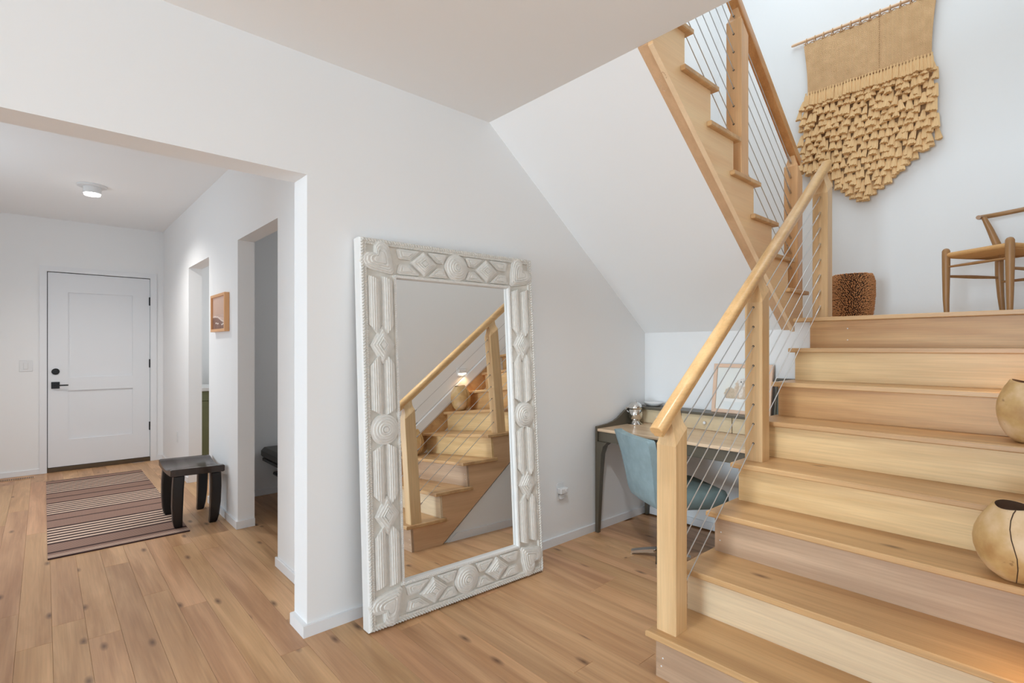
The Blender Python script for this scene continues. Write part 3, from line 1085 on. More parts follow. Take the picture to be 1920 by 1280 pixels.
rope_frame('outer_rope', 0.012, 0.0095, 0.0150, FF + 0.001, 0.7)
rope_frame('second_rope', 0.0285, 0.0052, 0.0100, FF + 0.001, -0.5)
rope_frame('inner_rope', FB - 0.007, 0.0055, 0.0100, FF + 0.001, 0.6)


def terraced(outline, c, base, steps, height, groove=0.0038):
    """outline (x,z) terraced up towards c like carved contour lines; y goes towards the room"""
    m = MB()
    rings = [[(x, base, z) for x, z in outline]]
    yy = base
    n = len(steps)
    for i, s in enumerate(steps):
        top = base - height * math.sin(PI / 2 * (i + 1) / n) ** 0.8
        edge = [(c[0] + (x - c[0]) * s, c[1] + (z - c[1]) * s) for x, z in outline]
        s2 = s - 0.035
        edge2 = [(c[0] + (x - c[0]) * s2, c[1] + (z - c[1]) * s2) for x, z in outline]
        s3 = s2 - 0.05
        edge3 = [(c[0] + (x - c[0]) * s3, c[1] + (z - c[1]) * s3) for x, z in outline]
        rings.append([(x, top + groove, z) for x, z in edge])
        rings.append([(x, top - groove * 0.4, z) for x, z in edge2])
        rings.append([(x, top - groove * 0.4, z) for x, z in edge3])
    m.loft(rings, True, False, True)
    return m


GY = FF + 0.0095
bc = 0.105                                         # centre line of the carved band
def diamond(cx, cz, hx, hz):
    o = [(cx - hx, cz), (cx, cz - hz), (cx + hx, cz), (cx, cz + hz)]
    o = [p for i in range(4) for p in (o[i], ((o[i][0] * 2 + o[(i + 1) % 4][0]) / 3, (o[i][1] * 2 + o[(i + 1) % 4][1]) / 3), ((o[i][0] + 2 * o[(i + 1) % 4][0]) / 3, (o[i][1] + 2 * o[(i + 1) % 4][1]) / 3))]
    terraced(o, (cx, cz), GY, (1.0, 0.80, 0.60, 0.41, 0.24), 0.030).build('carved_diamond', M['carved'], mir, 25)


def roundel(cx, cz, r):
    o = [(cx + r * math.cos(2 * PI * k / 28), cz + r * math.sin(2 * PI * k / 28)) for k in range(28)]
    terraced(o, (cx, cz), GY, (1.0, 0.82, 0.65, 0.48, 0.32, 0.18), 0.032).build('carved_roundel', M['carved'], mir, 25)


def ridge(cx, z0, z1, hw, cut0, cut1):
    """upright fluted half-round; cut0 and cut1 slant its ends"""
    m = MB()
    rings = []
    K = 18
    for zt, c_ in ((z0, cut0), (z1, cut1)):
        rr = []
        for k in range(K + 1):
            a = PI * k / K
            rad = 1.0 - (0.10 if k % 2 else 0.0)
            x = cx + hw * math.cos(a) * (1 if k in (0, K) else rad)
            rr.append((x, GY - 0.021 * math.sin(a) * rad, zt + c_ * (x - cx)))
        rings.append(rr)
    m.loft([rings[0], rings[1]], False, False, False)
    for r_ in rings:
        m.add(r_, [tuple(range(len(r_)))])
    m.build('fluted_ridge', M['carved'], mir, 30)


def pad(pts_):
    cx = sum(p[0] for p in pts_) / len(pts_)
    cz = sum(p[1] for p in pts_) / len(pts_)
    o = []
    for i in range(len(pts_)):
        a, b2 = pts_[i], pts_[(i + 1) % len(pts_)]
        o += [(a[0] * 0.9 + b2[0] * 0.1, a[1] * 0.9 + b2[1] * 0.1), (a[0] * 0.1 + b2[0] * 0.9, a[1] * 0.1 + b2[1] * 0.9)]
    terraced(o, (cx, cz), GY, (1.0, 0.72, 0.44), 0.017).build('carved_facet', M['carved'], mir, 25)


def heart(corner, inner):
    """corner heart: point at the inner corner of the band, two lobes to the outer corner"""
    c0, c1 = Vector(corner), Vector(inner)
    ax = (c0 - c1)
    L = ax.length
    ax.normalize()
    sd = Vector((-ax.y, ax.x))
    prof = [(0.0, 0.05), (0.30, 0.27), (0.52, 0.42), (0.68, 0.48), (0.82, 0.45), (0.90, 0.33), (0.88, 0.17), (0.74, 0.0)]
    pts_ = [c1 + ax * L * t + sd * L * w for t, w in prof] + [c1 + ax * L * t - sd * L * w for t, w in prof[-2::-1]]
    o = [(p.x, p.y) for p in pts_]
    cc = c1 + ax * L * 0.5
    terraced(o, (cc.x, cc.y), GY, (1.0, 0.86, 0.72, 0.55, 0.36), 0.028).build('carved_heart', M['carved'], mir, 25)


hc = 0.168
for cx_ in (bc, FW - bc):
    cz_list = (0.535, FH / 2 + 0.0, FH - 0.535)
    diamond(cx_, cz_list[0], 0.066, 0.098)
    roundel(cx_, cz_list[1], 0.077)
    diamond(cx_, cz_list[2], 0.066, 0.098)
    for sgn in (-1, 1):
        xr = cx_ + sgn * 0.036
        hw = 0.032
        k = -sgn * 1.15                            # ends slant to follow the diamonds
        ridge(xr, 0.200, cz_list[0] - 0.068, hw, 0.35 * sgn * (1 if cx_ < FW / 2 else -1) * (1 if sgn > 0 else -1), k)
        ridge(xr, cz_list[0] + 0.068, cz_list[1] - 0.084, hw, -k, -sgn * 0.55)
        ridge(xr, cz_list[1] + 0.084, cz_list[2] - 0.068, hw, sgn * 0.55, k)
        ridge(xr, cz_list[2] + 0.068, FH - 0.200, hw, -k, 0.35 * sgn * (-1 if cx_ < FW / 2 else 1) * (1 if sgn > 0 else -1))
for cz_ in (bc, FH - bc):
    xs_ = (FW / 2 - 0.205, FW / 2, FW / 2 + 0.205)
    diamond(xs_[0], cz_, 0.082, 0.066)
    roundel(xs_[1], cz_, 0.076)
    diamond(xs_[2], cz_, 0.082, 0.066)
    for sgn in (-1, 1):
        zo = cz_ + sgn * 0.066
        zi = cz_ + sgn * 0.012
        for side in (-1, 1):
            a0 = FW / 2 + side * 0.058
            a1 = FW / 2 + side * 0.185
            pad([(a0, zo), (a1, zo), (FW / 2 + side * 0.125, zi), (FW / 2 + side * 0.082, zi)])
            b0 = FW / 2 + side * 0.225
            b1 = FW / 2 + side * 0.366
            pad([(b0, zo), (b1, zo), (FW / 2 + side * 0.352, zi), (FW / 2 + side * 0.288, zi)])
for cx_, ix in ((0.036, FB - 0.018), (FW - 0.036, FW - FB + 0.018)):
    heart((cx_, 0.036), (ix, FB - 0.018))
    heart((cx_, FH - 0.036), (ix, FH - FB + 0.018))

# ------------------------------------------------------------------ desk in the alcove
D0 = Vector((3.03, 1.26, 0))
dk = thing('writing_desk', 'dark framed writing desk with pale top and low drawer hutch', 'desk', D0)
def B(mb):
    return L3(mb, dk)


YL, YRt = 2.452, 1.262                             # left and right ends
ztop = 0.765
B(MB().box(3.030, 3.53, YRt + 0.018, YL - 0.018, ztop - 0.02, ztop, 0.003)).build('desk_top', M['desk_top'], dk, 0)
B(MB().box(3.045, 3.066, YRt + 0.02, YL - 0.02, 0.672, ztop - 0.0205, 0.002)).build('apron', M['desk_dark'], dk, 0)
B(MB().box(3.675, 3.695, YRt + 0.02, YL - 0.02, 0.672, ztop + 0.10, 0.002)).build('back_rail', M['desk_dark'], dk, 0)
for y0_, y1_ in ((YL - 0.0178, YL), (YRt, YRt + 0.0178)):
    curve = [(3.03, 0.672), (3.03, 0.780), (3.10, 0.784), (3.17, 0.790), (3.235, 0.802), (3.29, 0.822), (3.335, 0.848), (3.375, 0.870), (3.42, 0.888), (3.50, 0.895), (3.697, 0.895), (3.697, 0.672)]
    B(MB().prism(curve, 1, y0_, y1_)).build('side_panel', M['desk_dark'], dk, 0)
for (lx0, sx_) in ((3.03, 1), (3.697, -1)):
    for (ly0, sy_) in ((YL, -1), (YRt, 1)):
        rings = []
        for z, wx, wy in ((0.0, 0.028, 0.026), (0.40, 0.042, 0.042), (0.58, 0.050, 0.054), (0.64, 0.058, 0.072), (0.671, 0.070, 0.105)):
            x0_, x1_ = lx0, lx0 + sx_ * wx
            yy0, yy1 = ly0, ly0 + sy_ * wy
            rings.append([(x0_, yy0, z), (x1_, yy0, z), (x1_, yy1, z), (x0_, yy1, z)])
        B(MB().loft(rings)).build('leg', M['desk_dark'], dk, 30)
hx = 3.535
B(MB().box(hx - 0.03, 3.697, YRt + 0.0182, YL - 0.0182, 0.877, 0.895, 0.002)).build('hutch_top', M['desk_dark'], dk, 0)
ys_ = [YL - 0.02, 2.066, 1.645, YRt + 0.02]
ys_ = [YL - 0.02, YL - 0.02 - 0.385, YL - 0.02 - 0.77, YRt + 0.02]
for a, b2 in zip(ys_[:-1], ys_[1:]):
    dr = B(MB().box(hx, hx + 0.02, b2 + 0.0025, a - 0.0025, ztop + 0.004, 0.8755, 0.002)).build('drawer', M['desk_front'], dk, 0)
    yc = (a + b2) / 2
    kb = MB()
    kb.loft([[(hx - dx, yc + r * math.cos(2 * PI * k / 12), 0.822 + r * math.sin(2 * PI * k / 12)) for k in range(12)] for r, dx in ((0.006, 0.0), (0.005, 0.008), (0.010, 0.012), (0.012, 0.018), (0.008, 0.024), (0.003, 0.025))])
    B(kb).build('knob', M['china'], dr, 40)
    B(MB().box(hx + 0.021, 3.674, b2 + 0.004, a - 0.004, ztop + 0.004, 0.872)).build('drawer_box', M['desk_dark'], dr, 0)
B(MB().box(3.5305, 3.6745, YRt + 0.019, YL - 0.019, ztop - 0.02, ztop + 0.002)).build('hutch_floor', M['desk_top'], dk, 0)

# silver lidded jug
jg = thing('silver_jug', 'silver footed jug with domed lid standing on the desk', 'jug', (3.425, 2.375, ztop))
MB().lathe([(0.058, 0.0), (0.060, 0.004), (0.050, 0.010), (0.036, 0.022), (0.032, 0.030), (0.046, 0.045), (0.053, 0.065), (0.054, 0.085), (0.050, 0.105), (0.046, 0.116), (0.048, 0.120), (0.044, 0.122)], 32).build('body', M['silver'], jg)
ld_ = MB().lathe([(0.050, 0.1225), (0.052, 0.127), (0.050, 0.143), (0.042, 0.158), (0.028, 0.168), (0.008, 0.173)], 32).build('lid', M['silver'], jg)
MB().tube([(-0.014, -0.012, 0.168), (-0.018, -0.016, 0.186), (-0.016, -0.014, 0.190)], [0.004, 0.003, 0.0035], 8).build('finial', M['silver'], ld_)
MB().tube([(-0.02, 0.042, 0.125), (-0.024, 0.062, 0.128), (-0.026, 0.068, 0.112), (-0.022, 0.054, 0.095), (-0.020, 0.048, 0.088)], [0.005, 0.006, 0.006, 0.005, 0.003], 8).build('thumb_latch', M['silver'], jg)

# white dish on the hutch
ds = MB().lathe([(0.030, 0.0), (0.055, 0.004), (0.074, 0.018), (0.078, 0.026), (0.074, 0.027), (0.058, 0.010), (0.02, 0.007)], 32, sx=0.82).build('dish', M['china'], base=(3.625, 2.345, 0.8953))
ds.location = (3.625, 2.345, 0.8953)
for v_ in ds.data.vertices:
    v_.co += Vector((3.625, 2.345, 0.8953))
tag(ds, 'small white oval dish on top of the desk hutch', 'dish')


# framed print of small furry animals, and a dark frame beyond it
def paint_grid(name, nx, nz, W, H, fn, mat, parent, y=0.0, axis='x'):
    m = MB()
    vs_ = [(W * i / nx, y, H * j / nz) for j in range(nz + 1) for i in range(nx + 1)]
    fs = [(j * (nx + 1) + i, j * (nx + 1) + i + 1, (j + 1) * (nx + 1) + i + 1, (j + 1) * (nx + 1) + i) for j in range(nz) for i in range(nx)]
    m.add(vs_, fs)
    o = m.build(name, mat, parent, 0)
    at = o.data.color_attributes.new('Col', 'FLOAT_COLOR', 'POINT')
    for k in range(len(vs_)):
        i, j = k % (nx + 1), k // (nx + 1)
        at.data[k].color = fn(i / nx, j / nz)
    return o


def lerp(a, b, t):
    t = max(0.0, min(1.0, t))
    return tuple(a[i] + (b[i] - a[i]) * t for i in range(3)) + (1,)


rn = random.Random(3)
NOI = [[rn.random() for _ in range(64)] for _ in range(64)]
def noi(u, v, s):
    x, y = u * s, v * s
    i, j = int(x), int(y)
    fx, fy = x - i, y - j
    g = lambda a, b: NOI[a % 64][b % 64]
    return (g(i, j) * (1 - fx) + g(i + 1, j) * fx) * (1 - fy) + (g(i, j + 1) * (1 - fx) + g(i + 1, j + 1) * fx) * fy


def furry(u, v):
    u0, v0 = u, v
    u = 0.45 + (u - 0.42) * 0.62
    v = 0.262 + (v - 0.262) * 0.55
    bgc = lerp(C(236, 236, 228), C(228, 232, 232), noi(u, v, 6))
    blobs = ((0.37, 0.325, 0.085, 0.085, C(206, 188, 164)), (0.62, 0.345, 0.085, 0.105, C(222, 198, 180)), (0.50, 0.375, 0.095, 0.150, C(216, 196, 174)), (0.51, 0.475, 0.060, 0.062, C(232, 228, 222)), (0.49, 0.36, 0.030, 0.09, C(236, 226, 214)))
    c = bgc
    for bx_, by_, rx, rz, col in blobs:
        d = ((u - bx_) / rx) ** 2 + ((v - by_) / rz) ** 2 + (noi(u0, v0, 46) - 0.5) * 0.45
        if v > 0.262:
            fur = lerp(col, C(162, 136, 104), 0.55 * max(0.0, noi(u0, v0 * 0.5, 58) - 0.35) + 0.9 * max(0.0, 0.30 - v) / 0.04 * 0.3)
            c = lerp(fur, c, (d - 0.72) / 0.30)
    if 0.225 < v <= 0.262 and 0.28 < u < 0.72:
        c = C(240, 240, 238)
    for ex_, ez_, rr in ((0.49, 0.485, 0.008), (0.528, 0.492, 0.008), (0.51, 0.462, 0.007)):
        if (u - ex_) ** 2 + (v - ez_) ** 2 < rr * rr:
            c = C(40, 34, 30)
    return c


def picture(name, label, W, H, fw, depth, loc, rz, tilt, mat, inner, cat='picture'):
    t = thing(name, label, cat, loc)
    t.rotation_euler = (tilt, 0, rz)
    m = MB()
    rings = []
    for ins, y in ((0.0, depth), (0.0, 0.002), (0.002, 0.0), (fw - 0.002, 0.0), (fw, 0.002), (fw, depth * 0.45)):
        rings.append([(ins, y, ins), (W - ins, y, ins), (W - ins, y, H - ins), (ins, y, H - ins)])
    m.loft(rings, True, False, False)
    m.build('picture_frame', mat, t, 0)
    MB().box(0.003, W - 0.003, depth * 0.6, depth - 0.001, 0.003, H - 0.003).build('backing', M['desk_dark'], t, 0)
    inner(t, W, H, fw, depth)
    return t


def bear_inner(t, W, H, fw, depth):
    o = paint_grid('print', 110, 96, W - 2 * fw, H - 2 * fw, furry, M['print'], t, depth * 0.5)
    for v_ in o.data.vertices:
        v_.co += Vector((fw, 0, fw))


# local +y points away from the viewer: rotate so that it points to +X
picture('framed_print', 'pale wood framed print of furry animals leaning behind the desk', 0.415, 0.352, 0.026, 0.022, (3.612, 1.853, 0.8955), -PI / 2, math.radians(-8), M['pine'], bear_inner)


def dark_inner(t, W, H, fw, depth):
    def fn(u, v):
        return lerp(C(58, 62, 56), C(120, 124, 112), noi(u * 1.3, v, 7) * 0.7 + noi(u, v, 23) * 0.3)
    o = paint_grid('print', 30, 30, W - 2 * fw, H - 2 * fw, fn, M['print'], t, depth * 0.5)
    for v_ in o.data.vertices:
        v_.co += Vector((fw, 0, fw))


picture('framed_print', 'dark framed picture half hidden behind middle post on the desk', 0.15, 0.262, 0.014, 0.02, (3.628, 1.423, 0.8955), -PI / 2, math.radians(-9), M['desk_dark'], dark_inner)

# outlet with a white adapter beside the mirror
ot = MB().box(2.638, 2.708, YW - 0.006, YW, 0.30, 0.42, 0.002).build('wall_outlet', M['plastic'], base=(2.673, YW, 0.36))
tag(ot, 'white wall outlet with plugged adapter between the mirror and desk', 'outlet')
ad_ = thing('plug_adapter', 'white plug adapter in the outlet beside the mirror', 'adapter', (2.673, YW, 0.36))
MB().box(-0.034, 0.042, -0.046, -0.0065, -0.01, 0.030, 0.006).build('body', M['plastic'], ad_, 30)
MB().tube([(0.022, -0.046, 0.012), (0.022, -0.052, 0.012)], 0.013, 14).build('knob', M['plastic'], ad_, 40)
MB().box(-0.022, 0.022, -0.030, -0.0065, -0.052, -0.0105, 0.008).build('lower_block', M['plastic'], ad_, 30)

# ------------------------------------------------------------------ velvet swivel chair at the desk
CF = Vector((0.86, -0.51))
ch = thing('desk_chair', 'blue velvet swivel chair with chrome star base at the desk', 'chair', (3.10, 1.83, 0), math.atan2(CF.y, CF.x) - PI / 2)
# seat: shaped cushion
def slab(outline_fn, zs):
    return MB().loft([[(x, y, z) for x, y in outline_fn(k)] for k, z in zs])


def seat_outline(k):
    o = []
    W0, W1, y0_, y1_, rr = 0.20, 0.245, -0.25, 0.25, 0.06
    base_ = [(-W0, y0_), (W0, y0_), (W1, y1_), (-W1, y1_)]
    ctr = Vector((0, 0))
    for i in range(4):
        p = Vector(base_[i])
        a = (Vector(base_[i - 1]) - p).normalized()
        b2 = (Vector(base_[(i + 1) % 4]) - p).normalized()
        for t_ in (0, 0.5, 1):
            q = p + a * rr * (1 - t_) + b2 * rr * t_
            if t_ == 0.5:
                q = p + (a + b2) * rr * 0.30
            q = q * k
            o.append((q.x, q.y))
    return o


slab(seat_outline, [(0.80, 0.345), (0.93, 0.365), (1.0, 0.40), (1.0, 0.425), (0.96, 0.452), (0.85, 0.465), (0.4, 0.468)]).build('seat', M['velvet_shaded'], ch, 60)
# backrest: shield shaped panel, wider at the top, curving into the seat
bm_ = MB()
ringsF = []
cols = 9
rows = [(0.335, 0.150, -0.18, 0.0), (0.37, 0.185, -0.245, 0.01), (0.42, 0.198, -0.272, 0.02), (0.52, 0.212, -0.292, 0.025), (0.64, 0.232, -0.318, 0.03), (0.745, 0.252, -0.345, 0.03), (0.785, 0.258, -0.356, 0.03), (0.797, 0.250, -0.360, 0.03)]
for z, hw, y, cv in rows:
    rr = []
    for k in range(cols):
        u = -1 + 2 * k / (cols - 1)
        rr.append((hw * u, y + cv * u * u, z))
    thick = 0.05
    for k in range(cols):
        u = 1 - 2 * k / (cols - 1)
        rr.append((hw * u * 0.98, y + cv * u * u + thick, z + 0.004))
    ringsF.append(rr)
bm_.loft(ringsF)
bm_.build('backrest', M['velvet'], ch, 60)
bo = Vector((0.02, -0.122, 0))                      # the star sits back under the seat
MB().tube([bo + Vector((0, 0, 0.05)), bo + Vector((0, 0, 0.36))], [0.026, 0.022], 16).build('pedestal', M['chrome'], ch)
MB().lathe([(0.05, 0.035), (0.05, 0.05), (0.03, 0.058)], 20, (bo.x, bo.y, 0)).build('hub', M['chrome'], ch)
for k in range(4):
    a = math.radians(90 * k - 30.1)
    d = Vector((math.cos(a), math.sin(a), 0))
    s = Vector((-d.y, d.x, 0))
    rings = []
    for t_, w_, zl, zh in ((0.03, 0.024, 0.030, 0.056), (0.11, 0.023, 0.022, 0.042), (0.180, 0.021, 0.010, 0.026), (0.1805, 0.021, 0.0, 0.026), (0.186, 0.021, 0.0, 0.024)):
        rings.append([bo + d * t_ - s * w_ + Vector((0, 0, zl)), bo + d * t_ + s * w_ + Vector((0, 0, zl)), bo + d * t_ + s * w_ + Vector((0, 0, zh)), bo + d * t_ - s * w_ + Vector((0, 0, zh))])
    MB().loft(rings).build('base_leg', M['chrome'], ch, 20)

# slanted container on the floor under the desk
wb = MB().lathe([(0.075, 0.0), (0.08, 0.002), (0.165, 0.25), (0.168, 0.252), (0.160, 0.25), (0.078, 0.006)], 28).build('waste_bin', M['bin'])
wb.location = (3.50, 1.52, 0)
tag(wb, 'dark slate blue tapered bin under the desk beside the stairs', 'bin')

# ------------------------------------------------------------------ entry hall furniture
sx0, sx1, sy0, sy1 = 0.688, 1.050, 4.555, 5.085
so = thing('wooden_stool', 'dark wooden stool with dished seat standing on the rug edge', 'stool', (0.869, 4.82, 0.0036))
so.rotation_euler = (0, 0.026, 0)
cx_, cy_ = 0.869, 4.82
rings = []
hwx, hwy = (sx1 - sx0) / 2, (sy1 - sy0) / 2
K = 16
for xv in (-hwx, -hwx + 0.010, hwx - 0.010, hwx):
    inset = 0.005 if abs(xv) == hwx else 0.0
    top, bot = [], []
    for k in range(K + 1):
        u = -1 + 2 * k / K
        rim = 0.012 if abs(u) > 0.97 else 0.0
        top.append((xv, u * (hwy - inset), 0.455 - 0.042 * (1 - abs(u) ** 2.2) - inset - rim))
        bot.append((xv, u * (hwy - inset), 0.392 - 0.012 * (1 - u * u) + inset))
    rings.append(top + bot[::-1])
MB().loft(rings).build('seat', M['darkseat'], so, 40)
for sx_ in (-1, 1):
    for sy_ in (-1, 1):
        rr = []
        for z, w_, sh in ((0.0, 0.046, -0.010), (0.012, 0.054, -0.006), (0.06, 0.062, 0.0), (0.16, 0.070, 0.004), (0.28, 0.072, 0.004), (0.386, 0.072, 0.0)):
            px = sx_ * (hwx - 0.058 + sh)
            py = sy_ * (hwy - 0.040 + sh * 0.5)
            a = w_ / 2
            c_ = a * 0.75
            rr.append([(px - a, py - c_, z), (px - c_, py - a, z), (px + c_, py - a, z), (px + a, py - c_, z), (px + a, py + c_, z), (px + c_, py + a, z), (px - c_, py + a, z), (px - a, py + c_, z)])
        MB().loft(rr).build('leg', M['darkwood'], so, 40)

# striped flat-weave rug
RX0, RX1, RY0, RY1 = 0.020, 0.808, 4.464, 7.055
dark_, mid_, pale_, tan_ = C(62, 38, 34), C(172, 138, 120), C(222, 192, 170), C(128, 96, 84)
seq = []                                           # (colour, depth) from the near end to the far end
def fine(total, c1, c2):
    n = max(2, int(round(total / 0.0085)))
    for i in range(n):
        seq.append((c1 if i % 2 else c2, total / n))


def bold(total, n):
    w_ = total / (2 * n + 1)
    for i in range(n):
        seq.append((dark_, w_ * 0.95))
        seq.append((pale_, w_ * 1.05))
    seq.append((dark_, w_))


seq.append((dark_, 0.014))
fine(0.055, pale_, tan_)
fine(0.045, mid_, tan_)
seq.append((dark_, 0.024))
fine(0.180, mid_, tan_)
bold(0.441, 6)
fine(0.200, mid_, tan_)
seq.append((dark_, 0.022))
fine(0.165, mid_, tan_)
bold(0.434, 6)
fine(0.175, mid_, tan_)
seq.append((dark_, 0.022))
fine(0.182, mid_, tan_)
bold(0.489, 6)
fine(0.10, mid_, tan_)
seq.append((dark_, 0.022))
tot = sum(w_ for _, w_ in seq)
kk = (RY1 - RY0) / tot
rg = MB()
y = RY0
cols_ = []
L_ = 12
for c, w_ in seq:
    y2 = y + w_ * kk
    vs_ = []
    rg.add([(RX0, y, 0.0065), (RX1, y, 0.0065), (RX1, y2, 0.0065), (RX0, y2, 0.0065)], [(0, 1, 2, 3)])
    cols_ += [c] * 4
    y = y2
n0 = len(rg.v)
for (a, b2) in (((RX0, RY0), (RX1, RY0)), ((RX1, RY0), (RX1, RY1)), ((RX1, RY1), (RX0, RY1)), ((RX0, RY1), (RX0, RY0))):
    rg.add([(a[0], a[1], 0), (b2[0], b2[1], 0), (b2[0], b2[1], 0.0065), (a[0], a[1], 0.0065)], [(0, 1, 2, 3)])
    cols_ += [dark_] * 4
rgo = rg.build('striped_rug', M['rug'], None, 0, base=((RX0 + RX1) / 2, (RY0 + RY1) / 2, 0.0004))
rgo.location.z = 0.0005
at = rgo.data.color_attributes.new('Col', 'FLOAT_COLOR', 'POINT')
for i, c in enumerate(cols_):
    at.data[i].color = c
tag(rgo, 'brown and cream striped flat-weave rug on the hall floor', 'rug')

# framed seascape between the two doorways
def sea(u, v):
    if v > 0.44:
        return lerp(C(208, 172, 152), C(222, 188, 170), (v - 0.44) / 0.56 + (noi(u, v, 5) - 0.5) * 0.3)
    shore = 0.36 - 0.16 * u + 0.05 * math.sin(u * 5)
    if v > shore:
        c = lerp(C(186, 148, 130), C(226, 198, 184), noi(u * 0.6, v * 5, 9))
        return lerp(c, C(240, 226, 216), 1.0 if abs(v - shore - 0.03 - 0.01 * math.sin(u * 17)) < 0.012 else 0.0)
    c = lerp(C(150, 112, 96), C(120, 88, 76), noi(u, v, 11))
    for (ax_, az_) in ((0.28, 0.19), (0.40, 0.17), (0.72, 0.13), (0.82, 0.15)):
        if abs(u - ax_) < 0.05 and abs(v - az_) < 0.012:
            c = C(236, 224, 214)
    return c


def sea_inner(t, W, H, fw, depth):
    o = paint_grid('print', 60, 50, W - 2 * fw, H - 2 * fw, sea, M['print'], t, depth * 0.4)
    for v_ in o.data.vertices:
        v_.co += Vector((fw, 0, fw))


picture('framed_print', 'small oak framed pink seascape on the hall wall between doorways', 0.455, 0.305, 0.022, 0.036, (XH - 0.037, 4.975, 1.49), -PI / 2, 0, M['oak_frame'], sea_inner)

# upholstered bench in the dim room behind the nearer doorway
bn = thing('upholstered_bench', 'dark leather bench in dim room seen through nearer doorway', 'bench', (1.75, 4.2, 0))
def Bn(mb):
    return L3(mb, bn)
Bn(MB().box(1.475, 1.98, 3.55, 5.09, 0.352, 0.452, 0.028)).build('cushion', M['darkcushion'], bn, 40)
Bn(MB().box(1.492, 1.98, 3.56, 5.085, 0.325, 0.3515, 0.004)).build('seat_frame', M['darkwood'], bn, 0)
Bn(MB().box(1.575, 1.98, 3.60, 5.06, 0.185, 0.215, 0.008)).build('shelf', M['darkwood'], bn, 30)
for yy in (3.62, 5.04):
    Bn(MB().box(1.90, 1.965, yy - 0.03, yy + 0.03, 0.0, 0.1845, 0.003).box(1.90, 1.965, yy - 0.03, yy + 0.03, 0.2155, 0.3245, 0.003)).build('leg', M['darkwood'], bn, 0)

# green cabinet with white top behind the farther doorway
cb = thing('green_cabinet', 'sage green cabinet with white countertop through the farther doorway', 'cabinet', (2.0, 6.9, 0))
def Bc(mb):
    return L3(mb, cb)
Bc(MB().box(1.225, 2.9, 6.62, 7.2, 0.09, 0.875)).build('carcass', M['green'], cb, 0)
Bc(MB().box(1.24, 2.9, 6.67, 7.2, 0.0, 0.0895)).build('plinth', M['dark_slot'], cb, 0)
Bc(MB().box(1.21, 2.92, 6.585, 7.22, 0.876, 0.914, 0.003)).build('countertop', M['stone'], cb, 0)
xs_ = [1.227, 1.78, 2.34, 2.898]
for a, b2 in zip(xs_[:-1], xs_[1:]):
    Bc(MB().box(a + 0.002, b2 - 0.002, 6.60, 6.6195, 0.768, 0.872, 0.002)).build('drawer', M['green'], cb, 0)
    dd = MB().box(a + 0.002, b2 - 0.002, 6.606, 6.6195, 0.094, 0.762)
    for q in ((a + 0.002, a + 0.062, 0.094, 0.762), (b2 - 0.062, b2 - 0.002, 0.094, 0.762)):
        dd.box(q[0], q[1], 6.60, 6.606, q[2], q[3])
    for q in ((0.094, 0.154), (0.702, 0.762)):
        dd.box(a + 0.062, b2 - 0.062, 6.60, 6.606, q[0], q[1])
    Bc(dd).build('cabinet_door', M['green'], cb, 0)

# ------------------------------------------------------------------ dried gourd vessels on the stairs
def gourd(label, loc, prof, seams, rot_, ell):
    n = 40
    m = MB()
    rings = []
    for r, z in prof:
        rr = []
        for k in range(n):
            a = 2 * PI * k / n
            w_ = 1 + 0.02 * math.sin(3 * a + z * 20) + 0.012 * math.sin(5 * a + 1)
            rr.append((r * w_ * math.cos(a), r * w_ * math.sin(a) * ell, z + (0.006 * math.sin(2 * a) if z > 0.2 and r < 0.075 else 0)))
        rings.append(rr)
    nin = [i for i, p in enumerate(prof) if p[1] == max(z for _, z in prof)][-1]
    m.loft(rings[:nin + 1], True, True, False)
    m.loft(rings[nin:], True, False, True, 1)
    o = m.build('gourd_vessel', [M['gourd'], M['pod_core']], None, 60)
    o.location = loc
    o.rotation_euler = (0, 0, rot_)
    tag(o, label, 'vessel')
    for ang, wav in seams:
        pts_ = []
        outer = prof[2:12]
        for i, (r, z) in enumerate(outer):
            a = ang + wav * math.sin(i * 0.7)
            w_ = 1 + 0.02 * math.sin(3 * a + z * 20) + 0.012 * math.sin(5 * a + 1)
            pts_.append((r * w_ * math.cos(a) * 1.002, r * w_ * math.sin(a) * ell * 1.002, z))
        MB().tube(pts_, 0.0016, 5).build('seam', M['pod_core'], o, 60)
    return o


GP = [(0.0, 0.0), (0.035, 0.0), (0.056, 0.006), (0.086, 0.030), (0.106, 0.062), (0.1165, 0.100), (0.118, 0.128), (0.113, 0.158), (0.102, 0.188), (0.088, 0.214), (0.074, 0.236), (0.068, 0.246), (0.062, 0.246), (0.060, 0.238), (0.055, 0.225), (0.0, 0.21)]
gourd('squat dried gourd vessel with dark seam on the third step', (2.432, 0.162, 3 * R), GP, ((math.radians(176), 0.10), (math.radians(232), 0.06), (math.radians(60), 0.08)), 0.0, 1.0)
GP2 = [(0.0, 0.0), (0.030, 0.0), (0.050, 0.006), (0.080, 0.032), (0.100, 0.068), (0.110, 0.108), (0.1115, 0.138), (0.107, 0.168), (0.096, 0.198), (0.080, 0.226), (0.068, 0.244), (0.062, 0.254), (0.056, 0.254), (0.054, 0.246), (0.05, 0.23), (0.0, 0.215)]
gourd('mottled dried gourd vessel standing on the fifth step', (3.0, 0.172, 5 * R), [(r * 0.92, z) for r, z in GP2], ((math.radians(40), 0.05), (math.radians(300), 0.07)), 0.6, 0.98)

